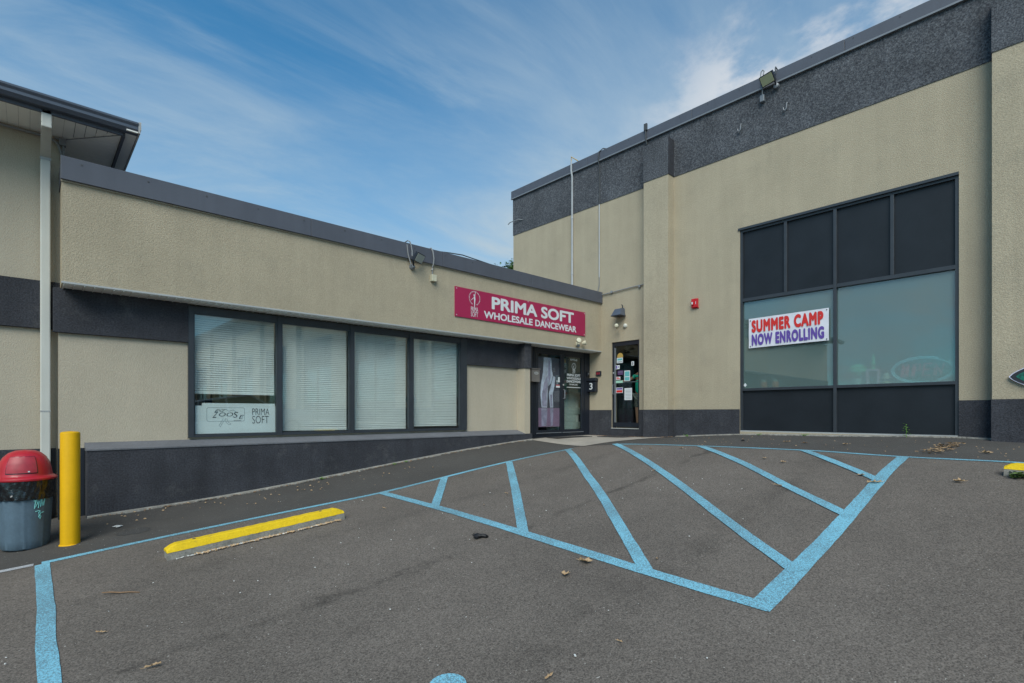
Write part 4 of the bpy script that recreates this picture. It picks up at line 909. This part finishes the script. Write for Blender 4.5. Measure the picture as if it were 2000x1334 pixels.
# mailboxes, keypads
mbx = hthing('mailbox', 'black wall mailbox numbered 3 between the two doors', 'mailbox', -8.86, 0, .57)
part('body', B(-.16, .14, -.12, -.001, 0, .27, bev=.01), 'frame_black', mbx)
part('flap', MB().box(-.17, .15, -.135, .0, .272, .36, bev=.008, mtx=rotm('X', -8, (0, 0, .28))), 'frame_black', mbx)
text('3', -.055, .055, .06, .24, -.122, 'white_vinyl', mbx, .015)
tb = thing('mailbox', 'taupe wall box with an oval badge left of the entrance doors', 'mailbox', (9.04, 8.998, .76))
part('body', B(-.15, .13, -.09, -.001, 0, .30, bev=.008), 'taupe', tb); part('lid', B(-.16, .14, -.105, -.001, .302, .325, bev=.004), 'taupe', tb)
part('badge', MB().prism([(.075 * math.cos(R(a)), .21 + .035 * math.sin(R(a))) for a in range(0, 360, 24)], -.094, -.091), 'trim_light', tb)
text('3222', -.045, .045, .195, .225, -.0945, 'taupe', tb, .02, depth=.001)
kp = thing('door_buzzer', 'small dark buzzer on the entrance door frame', 'buzzer', (11.10, 8.998, 1.0))
part('body', B(-.05, .05, -.04, -.001, 0, .12, bev=.006), 'frame_black', kp); part('button', MB().lathe([(.02, 0), (.02, .01)], (0, -.04, .06), 10, axis=Matrix.Rotation(R(90), 3, 'X')), 'grey_metal', kp)
kp = hthing('door_keypad', 'small dark keypad on the tan wall above the black mailbox', 'keypad', -8.68, 0, 1.0)
part('body', B(-.08, .08, -.045, -.001, 0, .12, bev=.006), 'frame_black', kp); part('button', MB().box(-.05, -.01, -.049, -.0455, .03, .09).box(.02, .05, -.049, -.0455, .03, .09), 'red_worn', kp)
# oval sign on the pilaster at the right edge
ov = hthing('oval_sign', 'dark oval sign with green lens shape at the right edge of the photo', 'sign', -.30, -.266, .55)
def lens_(w, h, n=24): return [(-w + 2 * w * k / n, h * math.sin(math.pi * k / n) ** .72) for k in range(n)] + [(w - 2 * w * k / n, -h * math.sin(math.pi * k / n) ** .72) for k in range(n)]
part('rim', MB().prism(lens_(.41, .185), -.03, 0), 'leg_light', ov); part('board', MB().prism(lens_(.395, .172), -.034, -.0305), 'black_print', ov); part('print', MB().prism(lens_(.33, .13), -.0365, -.0345), 'oval_green', ov)

# ------------------------------------------------------------------ bollard
gz = G(.345, 7.60)
bo = thing('bollard', 'round yellow bollard in front of the red topped trash can', 'bollard', (.345, 7.60, gz - .01))
part('post', MB().lathe([(.088, 0), (.088, 1.235), (.084, 1.248), (.07, 1.255), (.01, 1.262)], n=40, wob=lambda a, z, j: .004 * math.sin(a * 3 + z * 4)), 'yellow', bo, True)
part('foot', MB().lathe([(.098, .0), (.094, .012), (.087, .016)], n=24, wob=lambda a, z, j: .05 * math.sin(a * 4 + 1)), 'yellow', bo)

# ------------------------------------------------------------------ trash can
cx_, cy_ = -.025, 7.86; gz = G(cx_, cy_)
tcn = thing('trash_can', 'grey round trash can with red dome lid and black bag', 'trash can', (cx_, cy_, gz))
def wcan(a, z, j): return -.022 * (1 if (math.degrees(a) % 45) < 7 else 0)
part('body', MB().lathe([(0.1857, 0), (0.1959, .012), (0.2070, .10), (0.2251, .50), (0.2370, .74)], n=96, wob=lambda a, z, j: (.018 if (math.degrees(a + .12) % 45) < 9 else 0) * (1 if 0 < j < 4 else 0)), 'can', tcn, True)
rnd = random.Random(3)
def wbag(a, z, j): return .02 * math.sin(a * 7 + j * 1.3) + .025 * math.sin(a * 17 + j * 2.1) + .02 * math.sin(a * 29 - j * 1.7) - (.02 if j == 0 else 0)
part('bag', MB().lathe([(0.2307, .535), (0.2465, .54), (0.2512, .58), (0.2465, .63), (0.2496, .68), (0.2512, .73), (0.2489, .775)], n=120, wob=wbag, cap=False), 'bag', tcn, True)
lid = MB().lathe([(0.2512, .735), (0.2726, .745), (0.2741, .762), (0.2647, .775), (0.2370, .790), (0.2291, .81), (0.2236, .86), (0.2070, .93), (0.1778, .99), (0.1343, 1.035), (0.0790, 1.06), (0.0079, 1.068)], n=64)
ld = part('dome_lid', lid, 'red_plastic', tcn, True)
def dome(a, f, off):
    pr_ = [(0.2291, .81), (0.2236, .86), (0.2070, .93), (0.1778, .99), (0.1343, 1.035)]; k = f * (len(pr_) - 1); i = min(int(k), len(pr_) - 2); u = k - i
    r_ = pr_[i][0] * (1 - u) + pr_[i + 1][0] * u + off; z = pr_[i][1] * (1 - u) + pr_[i + 1][1] * u + off * .6
    return (r_ * math.cos(a), r_ * math.sin(a), z)
def patch(a0, a1, f0, f1, off, n=14, m_=8):
    mb = MB(); g_ = [[mb.b.verts.new(dome(R(a0 + (a1 - a0) * i / n), f0 + (f1 - f0) * j / m_, off)) for i in range(n + 1)] for j in range(m_ + 1)]
    for j in range(m_):
        for i in range(n): mb.b.faces.new((g_[j][i], g_[j][i + 1], g_[j + 1][i + 1], g_[j + 1][i]))
    return mb
part('door_gap', patch(-131, -63, .04, .80, .004), 'bag', ld, True)
part('swing_door', patch(-129, -65, .07, .77, .0085), 'red_worn', ld, True)
part('door_label', patch(-84, -80, .10, .16, .011, 2, 2), 'white_vinyl', ld)
gf = MB()
def onc(a, z):
    r_ = .2252 + (z - .5) * .0494 + .0065; return (r_ * math.cos(R(a)), r_ * math.sin(R(a)), z)
for st_ in ([(-68, .52), (-70, .44), (-64, .49), (-66, .53), (-72, .52)], [(-62, .44), (-61, .52), (-57, .45), (-56, .53)], [(-54, .53), (-53, .46), (-50, .51), (-49, .46), (-46, .54)], [(-68, .405), (-60, .41)], [(-61, .38), (-58, .41), (-56, .38), (-60, .345), (-57, .32), (-55, .35), (-60, .37)], [(-54, .385), (-48, .39)]):
    gf.tube([onc(a, z) for a, z in st_], .0045, 5)
part('graffiti', gf, 'graffiti', tcn)

# ------------------------------------------------------------------ wheel stops
def wheel_stop(x, y, rz, ln, label, along):
    c_, s_ = math.cos(rz), math.sin(rz); z0, z1 = G(x - c_ * ln / 2, y - s_ * ln / 2), G(x + c_ * ln / 2, y + s_ * ln / 2)
    t = thing('wheel_stop', label, 'wheel stop', (x, y, (z0 + z1) / 2)); t.rotation_euler = Matrix.Rotation(rz, 3, 'Z').to_euler()
    t.rotation_euler = (Matrix.Rotation(rz, 3, 'Z') @ Matrix.Rotation(-math.atan2(z1 - z0, ln), 3, 'Y')).to_euler()
    n = 40; rnd = random.Random(5)
    def loft(prof, e0, e1):
        mb = MB(); rings = []
        for i in range(n + 1):
            u = i / n; xx = -ln / 2 + ln * u; e = min(1, min(u, 1 - u) * ln / .07); jt = rnd.uniform(-.0015, .0015)
            rings.append([mb.b.verts.new((xx, yy * (1 if k < 1 else 1) + jt, (zz if zz < e0 else e0 + (zz - e0) * (.35 + .65 * e)) + (jt if zz > .01 else 0))) for k, (yy, zz) in enumerate(prof)])
        for a, b in zip(rings, rings[1:]):
            for k in range(len(prof)): mb.b.faces.new((a[k], a[(k + 1) % len(prof)], b[(k + 1) % len(prof)], b[k]))
        mb.b.faces.new(rings[0]); mb.b.faces.new(rings[-1][::-1]); return mb
    part('concrete_body', loft([(-.084, -.01), (-.081, .074), (.081, .074), (.084, -.01)], .07, 0), 'old_concrete', t)
    part('painted_top', loft([(-.083, .070), (-.079, .082), (-.058, .132), (-.045, .139), (.045, .139), (.058, .132), (.079, .082), (.083, .070)], .076, 0), 'yellow_stop', t, label='yellow painted upper face')
    mb = MB()
    for q in (-.36, .36): mb.lathe([(.016, 0), (.016, .004)], (q * ln, 0, .1385), 10)
    part('pin', mb, 'cable_dark', t)
    return t
wheel_stop(1.915, 6.13, 0, 1.83, 'long yellow wheel stop lying between the blue line and the lot', 0)
wheel_stop(7.84, -.37, R(-90), 1.83, 'yellow wheel stop cut off by the right edge of the photo', 0)

# ------------------------------------------------------------------ door mats
for (a, b, c_, e, l_) in ((9.2, 10.5, 8.35, 8.72, 'dark doormat before the glass entrance doors'), (10.55, 11.0, 7.45, 8.25, 'dark doormat before the hall door')):
    t = thing('doormat', l_, 'doormat', ((a + b) / 2, (c_ + e) / 2, G((a + b) / 2, (c_ + e) / 2))); w_, h_ = (b - a) / 2, (e - c_) / 2
    part('mat', B(-w_, w_, -h_, h_, .013, .026, bev=.003), 'doormat', t)

# ------------------------------------------------------------------ leaves, litter, weeds
def leaf_mesh(seed, lobes=5, r_=.05, m_='leaf_dry', narrow=False):
    rnd = random.Random(seed); mb = MB(); n = 30; c0 = mb.b.verts.new((0, 0, .006)); ring = []
    for k in range(n):
        a = 2 * math.pi * k / n
        if narrow: rr_ = r_; x, y = r_ * math.cos(a), r_ * .28 * math.sin(a) + .12 * r_ * math.cos(a) ** 2
        else:
            rr_ = r_ * (.45 + .55 * abs(math.cos(a * lobes / 2)) ** 1.6) * rnd.uniform(.85, 1.12); x, y = rr_ * math.cos(a), rr_ * math.sin(a) * .85
        ring.append(mb.b.verts.new((x, y, .004 + abs(y) * .45 * (1 if seed % 2 else .2) + rnd.uniform(0, .006) + (.012 if k % 7 == 0 else 0))))
    for k in range(n): mb.b.faces.new((c0, ring[k], ring[(k + 1) % n]))
    mb.tube([(r_ * .3, 0, .006), (r_ * 1.1, .004, .006), (r_ * 1.5, .015, .012)], [.002, .002, .0015], 4)
    return mb.mesh('fallen_leaf', m_)
lk = [leaf_mesh(1), leaf_mesh(2, 5, .045), leaf_mesh(3, 3, .05, 'leaf_dry', True), leaf_mesh(4, 5, .045, 'leaf_dark'), leaf_mesh(5, 7, .05), leaf_mesh(6, 3, .04, 'leaf_dry', True)]
LV = [(3.66, 2.99, 0, 1.35, 'largest curled tan leaf lying against the blue bay line'), (3.36, 2.96, 4, 1.0, 'tan lobed leaf alone on the asphalt below the largest leaf'),
      (2.84, 2.03, 5, .55, 'small orange leaf low in the middle of the lot'), (.58, 3.95, 2, .9, 'narrow tan leaf near the bottom left of the lot'),
      (.38, 4.74, 2, .6, 'narrow brown leaf beside the left stall line'), (4.78, 5.27, 2, .7, 'small leaf left of the second hatch stripe'),
      (4.25, 5.12, 5, .6, 'tiny leaf between the first two hatch stripes'), (6.61, 4.14, 2, .7, 'leaf between the third and fourth stripes near their far end'),
      (4.09, 2.53, 5, .7, 'curled leaf beside the near end of the third stripe'), (3.38, 6.1, 5, .7, 'small orange leaf right of the yellow wheel stop'),
      (9.07, .79, 0, 1.2, 'tan lobed leaf on the walkway right of the leaf pile'), (7.36, .87, 0, 1.1, 'tan lobed leaf on the lot below the right wheel stop'),
      (9.33, 3.31, 2, 1.2, 'long curled leaf on the walkway before the hall window'), (9.26, 3.0, 3, 1.1, 'brown leaf on the walkway next to the long curled leaf'),
      (9.3, 2.45, 4, .9, 'upright brown leaf on the walkway below the OPEN sign'), (7.03, 1.56, 2, 1.4, 'leaf lying across the wide blue line'),
      (7.3, 1.75, 1, .9, 'leaf touching the end of the last stripe'), (2.26, 2.12, 2, .7, 'leaf at the bottom edge near the centre'),
      (7.75, 3.05, 1, .8, 'leaf beside the fifth stripe, farther one'), (7.6, 2.75, 4, .8, 'leaf in the bay between the last two stripes'),
      (6.55, 2.42, 2, .9, 'narrow leaf on the fifth stripe'), (8.2, 4.6, 1, .8, 'leaf near the far corner of the bay'), (8.05, 5.1, 3, .8, 'brown leaf by the head of the longest stripe')]
for k, (x, y, i, s_, l_) in enumerate(LV):
    o = put('fallen_leaf', lk[i]); o.location = (x, y, G(x, y) + .012); o.rotation_euler = (random.uniform(-.15, .15), random.uniform(-.15, .15), random.uniform(0, 6.28)); o.scale = (s_,) * 3
    tag(o, l_, 'leaf', 'dry leaves scattered over the lot')
# leaf pile in the walkway joint
rnd = random.Random(12); mb = MB()
def add_leaf(mb, x, y, z, s_, rnd):
    a = rnd.uniform(0, 6.28); q = Matrix.Rotation(a, 3, 'Z') @ Matrix.Rotation(rnd.uniform(-.8, .8), 3, 'X'); pts = [(-1, 0, 0), (-.3, .5, .1), (.5, .35, 0), (1, 0, .15), (.3, -.45, .05), (-.5, -.3, 0)]
    mb.poly([Vector((x, y, z)) + q @ (Vector(p) * s_) for p in pts])
for k in range(230):
    u = rnd.random(); x = 8.75 + u * 1.3 + rnd.gauss(0, .05); y = 1.32 - .10 * u + rnd.gauss(0, .075) * (1 - .3 * u); add_leaf(mb, x, y, G(x, y) + .02 + rnd.random() * .03, rnd.uniform(.010, .030), rnd)
tag(part('leaf_pile', mb, 'leaf_pile'), 'pile of crushed tan leaves on the walkway near the right pilaster', 'leaf litter', kind='stuff')
# crumbs and grit along wall feet and by the wheel stop
def litter_strip(name, label, path, wd, n, sizes, m_, seed):
    rnd = random.Random(seed); mb = MB(); segs = list(zip(path, path[1:])); ls = [math.dist(a, b) for a, b in segs]; tot = sum(ls)
    for k in range(n):
        u = rnd.random() * tot
        for (a, b), l_ in zip(segs, ls):
            if u <= l_: break
            u -= l_
        t_ = min(1, u / l_); x = a[0] + (b[0] - a[0]) * t_ + rnd.gauss(0, wd); y = a[1] + (b[1] - a[1]) * t_ + rnd.gauss(0, wd)
        s_ = rnd.uniform(*sizes); q = Matrix.Rotation(rnd.uniform(0, 6.28), 3, 'Z') @ Matrix.Rotation(rnd.uniform(-.6, .6), 3, 'X'); z = G(x, y) + .014
        v = [mb.b.verts.new(Vector((x, y, z)) + q @ Vector(p) * s_) for p in ((-1, -.5, 0), (1, -.6, 0), (.8, .6, .1), (-.7, .5, 0), (0, 0, .7))]
        mb.b.faces.new(v[:4])
        for i in range(4): mb.b.faces.new((v[i], v[(i + 1) % 4], v[4]))
    tag(part(name, mb, m_), label, 'grit', kind='stuff')
litter_strip('wall_grit', 'crumbled concrete grit along the foot of the dark base wall', [(.6, 8.665), (8.6, 8.665)], .012, 900, (.004, .018), 'old_concrete', 1)
litter_strip('wall_leaf_litter', 'brown leaf crumbs along the foot of the dark base wall', [(.6, 8.64), (8.6, 8.64)], .022, 420, (.004, .016), 'leaf_dark', 2)
litter_strip('hall_grit', 'pale grit along the foot of the hall wall', [(11.13, 6.4), (11.15, -2)], .015, 700, (.003, .012), 'concrete', 3)
litter_strip('hall_grit', 'pale grit below the hall door and pilaster', [(11.13, 8.9), (11.13, 7.2), (10.88, 7.15), (10.88, 6.45), (11.1, 6.45)], .02, 300, (.003, .014), 'leaf_dark', 4)
litter_strip('stop_litter', 'pale wood crumbs gathered along the front of the long wheel stop', [(1.25, 6.00), (2.75, 6.01)], .014, 420, (.004, .017), 'leaf_dry', 5)
litter_strip('stop_grit', 'fine white paint crumbs before the long wheel stop', [(1.05, 6.0), (2.6, 6.0)], .008, 200, (.003, .012), 'paper', 6)
litter_strip('scattered_grit', 'tiny pale crumbs scattered over the asphalt lot', [(.8, 4.5), (7.5, 4.2)], 1.3, 130, (.003, .009), 'paper', 7)
litter_strip('walkway_crumbs', 'brown crumbs scattered on the walkway before the hall window', [(9.3, 5.8), (9.4, .3)], .45, 90, (.004, .013), 'leaf_dry', 8)
litter_strip('left_crumbs', 'leaf and paper crumbs on the left walkway', [(.7, 8.2), (5.2, 8.0)], .28, 60, (.005, .018), 'leaf_dry', 9)
part_ = MB(); q = [(.6, 8.60), (8.55, 8.60)]
# thin exposed concrete footing edges
def footing(name, pts, wd, label):
    mb = MB(); rnd = random.Random(4); prev = None
    for a, b in zip(pts, pts[1:]):
        n = int(math.dist(a, b) / .07) + 1
        for k in range(n + 1):
            t_ = k / n; x = a[0] + (b[0] - a[0]) * t_; y = a[1] + (b[1] - a[1]) * t_; dx, dy = b[0] - a[0], b[1] - a[1]; l_ = math.hypot(dx, dy); nx, ny = dy / l_, -dx / l_
            w_ = wd * (rnd.uniform(.25, 1.1) + .5 * math.sin(x * 2.1 + y) ** 2)
            cur = [mb.b.verts.new((x, y, G(x, y) + .030)), mb.b.verts.new((x + nx * w_, y + ny * w_, G(x, y) + .022)), mb.b.verts.new((x + nx * w_ * 1.2, y + ny * w_ * 1.2, G(x, y) - .005))]
            if prev:
                mb.b.faces.new((prev[0], cur[0], cur[1], prev[1])); mb.b.faces.new((prev[1], cur[1], cur[2], prev[2]))
            prev = cur
    o = part(name, mb, 'old_concrete'); o['kind'] = 'structure'
footing('footing', [(.56, 8.699), (8.69, 8.699)], .045, '')
footing('footing', [(11.18, 6.4), (11.18, -8)], .035, '')
# dark patch on walkway
def blob(name, cx, cy, r_, off, m_, seed):
    rnd = random.Random(seed); pts = []
    for k in range(22): a = 2 * math.pi * k / 22; rr_ = r_ * rnd.uniform(.75, 1.2); x, y = cx + rr_ * math.cos(a), cy + rr_ * math.sin(a) * .8; pts.append((x, y, G(x, y) + off))
    mb = MB(); c0 = mb.b.verts.new((cx, cy, G(cx, cy) + off)); v = [mb.b.verts.new(p) for p in pts]
    for k in range(22): mb.b.faces.new((c0, v[k], v[(k + 1) % 22]))
    o = part(name, mb, m_); o['kind'] = 'structure'
asphalt('patch', (.03, .03, .031), (.085, .083, .08), 130, False)
blob('asphalt_patch', .93, 7.58, .17, .0065, 'patch', 3)
# black glove-like litter
lt = thing('black_litter', 'crumpled black scrap lying on the asphalt left of the hatched bay', 'litter', (3.46, 4.23, G(3.46, 4.23) + .008), R(-42))
part('fold', MB().lathe([(.02, 0), (.042, .008), (.045, .022), (.028, .040), (.008, .046)], (-.03, 0, 0), 14, wob=lambda a, z, j: .3 * math.sin(3 * a + j)), 'litter', lt, True)
part('fold', MB().tube([(-.01, 0, .016), (.03, .008, .022), (.06, -.004, .016), (.085, .005, .010)], [.022, .019, .020, .008], 8), 'litter', lt, True)
part('tip', MB().tube([(-.05, 0, .02), (-.075, .01, .03), (-.06, .012, .048)], [.014, .010, .004], 6), 'litter', lt, True)
tw = thing('twig', 'thin brown twig on the asphalt at the lower left', 'twig', (.57, 5.46, G(.57, 5.46) + .014), R(-40))
part('stem', MB().tube([(-.15, 0, 0), (-.08, .006, .002), (0, -.003, 0), (.07, .005, .002), (.16, -.002, 0)], [.004, .006, .006, .005, .003], 6), 'leaf_dark', tw, True)
pc = thing('paper_scrap', 'small white paper scrap low on the asphalt', 'litter', (2.53, 2.15, G(2.53, 2.15) + .012), .9)
part('scrap', B(-.016, .016, -.006, .006, 0, .002), 'paper', pc)
pc = thing('paper_scrap', 'crushed white wrapper on the walkway near the yellow bollard', 'litter', (.80, 7.93, G(.80, 7.93) + .012), .2)
part('scrap', MB().lathe([(.02, 0), (.045, .004), (.03, .012), (.005, .018)], n=12, wob=lambda a, z, j: .45 * math.sin(3 * a + j) + .2 * math.sin(5 * a)), 'paper', pc)
lt = thing('black_litter', 'tiny crumpled dark scrap on the walkway left of the long curled leaf', 'litter', (9.35, 4.05, G(9.35, 4.05) + .006))
part('fold', MB().lathe([(.02, 0), (.03, .01), (.012, .03)], n=8, wob=lambda a, z, j: .4 * math.sin(3 * a + j)), 'litter', lt)
def weed(x, y, h, n, seed, label, spread=.06, upright=True):
    rnd = random.Random(seed); t = thing('weed', label, 'weed', (x, y, G(x, y) + .004), 0, 'weeds at the foot of the walls')
    st_ = MB(); lf = MB()
    for s_ in range(1 if upright else 5):
        tx, ty = (rnd.uniform(-.01, .01), rnd.uniform(-.01, .01)) if upright else (rnd.uniform(-spread, spread), rnd.uniform(-spread, spread))
        st_.tube([(0, 0, 0), (tx * .5, ty * .5, h * .5), (tx, ty, h)], [.003, .003, .0015], 5)
        for k in range(n):
            u = (k + 1) / n; a = k * 2.4 + rnd.uniform(-.4, .4); c0 = Vector((tx * u, ty * u, h * u)); ln = (.085 if upright else .035) * rnd.uniform(.7, 1.1) * (1.1 - .4 * u)
            d_ = Vector((math.cos(a), math.sin(a), .35)); q_ = Vector((-math.sin(a), math.cos(a), 0))
            lf.poly([c0, c0 + d_ * ln * .5 + q_ * ln * .26, c0 + d_ * ln - Vector((0, 0, ln * .25)), c0 + d_ * ln * .5 - q_ * ln * .2])
    part('stem', st_, 'weed', t, True); part('leaf', lf, 'weed', t, kind='stuff')
weed(11.05, 1.99, .23, 15, 1, 'tall green weed sprouting below the right dark panel')
weed(10.86 + .2, 6.05, .05, 5, 2, 'low weed at the wall foot right of the pilaster', .12, False)
weed(11.12, 3.62, .04, 5, 3, 'low weed at the middle of the storefront foot', .08, False)
weed(11.12, 4.5, .03, 5, 4, 'tiny weed under the left dark panel of the storefront', .07, False)
weed(3.62, 8.62, .04, 6, 5, 'flat weed along the middle of the dark base wall', .10, False)
weed(5.0, 8.62, .03, 6, 6, 'flat weed farther up along the dark base wall', .10, False)
weed(5.25, 8.63, .03, 5, 7, 'flat weed closest to the entrance along the base wall', .06, False)
rnd = random.Random(9); mb = MB()
for k in range(160):
    x = 7.72 + rnd.gauss(0, .03); y = .50 - abs(rnd.gauss(0, .28)); add_leaf(mb, x, y, G(x, y) + .015 + rnd.random() * .05, rnd.uniform(.012, .035), rnd)
tag(part('stop_moss', mb, 'foliage'), 'green and brown leaf litter against the right wheel stop', 'leaf litter', kind='stuff')

# ------------------------------------------------------------------ tree behind the low wing
def tree(x, y, z0, h, r_, label, seed, n=9000):
    rnd = random.Random(seed); t = thing('tree', label, 'tree', (x, y, z0)); tk = MB()
    tk.tube([(0, 0, 0), (.1, 0, h * .3), (0, .1, h * .6), (.1, 0, h * .85)], [.25, .2, .14, .05], 8)
    cl = []
    for k in range(26):
        a = rnd.uniform(0, 6.28); el = rnd.uniform(-.3, 1.3); q = Vector((math.cos(a) * math.cos(el) * r_, math.sin(a) * math.cos(el) * r_, h * .68 + math.sin(el) * r_ * .95)) * 1.0
        q = Vector((q.x * rnd.uniform(.55, 1), q.y * rnd.uniform(.55, 1), q.z)); cl.append((q, rnd.uniform(.35, .7)))
        tk.tube([(0, 0, h * rnd.uniform(.3, .55)), tuple(q * .6 + Vector((0, 0, h * .2))), tuple(q)], [.07, .04, .012], 5)
    part('trunk', tk, 'bark', t); cr = MB()
    for k in range(n):
        c_, s_ = cl[k % len(cl)]; d_ = Vector((rnd.gauss(0, 1), rnd.gauss(0, 1), rnd.gauss(0, .8))) * s_ * .55; p = c_ + d_; w_ = rnd.uniform(.05, .11)
        q_ = Matrix.Rotation(rnd.uniform(0, 6.28), 3, 'Z') @ Matrix.Rotation(rnd.uniform(-1.2, 1.2), 3, 'X')
        cr.poly([p + q_ @ Vector(v) * w_ for v in ((-1, 0, 0), (0, -.5, 0), (1.2, 0, .1), (0, .5, 0))])
    part('crown', cr, 'foliage', t, kind='stuff')
tree(20.2, 20.9, -1.2, 10.6, 2.0, 'leafy tree top peeping out behind the hall above the low wing', 5, 26000)

# ------------------------------------------------------------------ parked car, seen mirrored in the shop windows
def car(x, y):
    gz_ = G(x, y); t = thing('parked_car', 'white car parked outside the photo and mirrored in the shop windows', 'car', (x, y, gz_)); sl = math.atan2(G(x + 1.4, y) - G(x - 1.4, y), 2.8); t.rotation_euler = (0, -sl, 0)
    # local x forward (towards the hall)
    def hull(prof, w0, w1, y_in=.0):
        mb = MB(); L_ = []
        for yy, k in ((-w1, 0), (-w0, 1), (w0, 1), (w1, 0)): L_.append([mb.b.verts.new((px, yy, pz if k else pz)) for px, pz in prof])
        n = len(prof)
        for a, b in zip(L_, L_[1:]):
            for k in range(n): mb.b.faces.new((a[k], a[(k + 1) % n], b[(k + 1) % n], b[k]))
        mb.b.faces.new(L_[0]); mb.b.faces.new(L_[-1][::-1]); return mb
    body = [(-2.25, .35), (-2.32, .6), (-2.28, .95), (-2.1, 1.02), (1.05, 1.05), (1.9, .95), (2.25, .80), (2.33, .55), (2.25, .32), (1.85, .28), (1.80, .50), (1.60, .66), (1.30, .66), (1.10, .50), (1.05, .28), (-1.05, .28), (-1.10, .50), (-1.30, .66), (-1.60, .66), (-1.80, .50), (-1.85, .28)]
    mb = MB().prism(body, -.92, .92); bmesh.ops.bevel(mb.b, geom=[e for e in mb.b.edges if abs(e.verts[0].co.y - e.verts[1].co.y) < .01], offset=.06, segments=2, affect='EDGES'); part('body', mb, 'car_paint', t, True)
    cab = MB(); lo = [(-2.18, 1.02), (1.15, 1.04)]; a = [(-2.20, -.86, 1.0), (1.10, -.86, 1.02), (1.10, .86, 1.02), (-2.20, .86, 1.0)]; b = [(-1.85, -.66, 1.66), (.25, -.66, 1.66), (.25, .66, 1.66), (-1.85, .66, 1.66)]
    va = [cab.b.verts.new(p) for p in a]; vb = [cab.b.verts.new(p) for p in b]; cab.b.faces.new(va); cab.b.faces.new(vb)
    for k in range(4): cab.b.faces.new((va[k], va[(k + 1) % 4], vb[(k + 1) % 4], vb[k]))
    part('cabin', cab, 'car_glass', t)
    rf = MB(); rf.box(-1.90, .30, -.68, .68, 1.655, 1.72, bev=.03); part('roof', rf, 'car_paint', t, True)
    pl = MB()
    for s_ in (-1, 1):
        for (p, q) in (((-2.2, 1.0), (-1.85, 1.68)), ((1.12, 1.02), (.25, 1.69)), ((-.55, 1.02), (-.50, 1.68)), ((-1.5, 1.0), (-1.35, 1.68))): pl.tube([(p[0], s_ * .87, p[1]), (q[0], s_ * .67, q[1])], .035, 6)
    part('pillar', pl, 'car_paint', t)
    for px in (-1.45, 1.45):
        for s_ in (-1, 1):
            w_ = part('wheel', MB().lathe([(.2, -.1), (.33, -.1), (.35, -.06), (.35, .06), (.33, .1), (.2, .1)], (px, s_ * .82, .35), 24, axis=Matrix.Rotation(R(90), 3, 'X')), 'tyre', t, True)
            part('rim', MB().lathe([(.21, -.104), (.19, -.09), (.03, -.10), (.19, .09), (.21, .104)], (px, s_ * .82, .35), 16, axis=Matrix.Rotation(R(90), 3, 'X')), 'rim', w_, True)
    for s_ in (-1, 1):
        part('headlight', B(2.2, 2.30, s_ * .72 - .14, s_ * .72 + .14, .68, .80, bev=.02), 'lens', t, True); part('tail_light', B(-2.32, -2.24, s_ * .78 - .10, s_ * .78 + .10, .75, .98, bev=.02), 'lamp_red', t, True)
        part('mirror', B(.72, .90, s_ * 1.0 - .09, s_ * 1.0 + .09, 1.03, 1.17, bev=.03), 'car_paint', t, True)
car(5.75, -2.6)
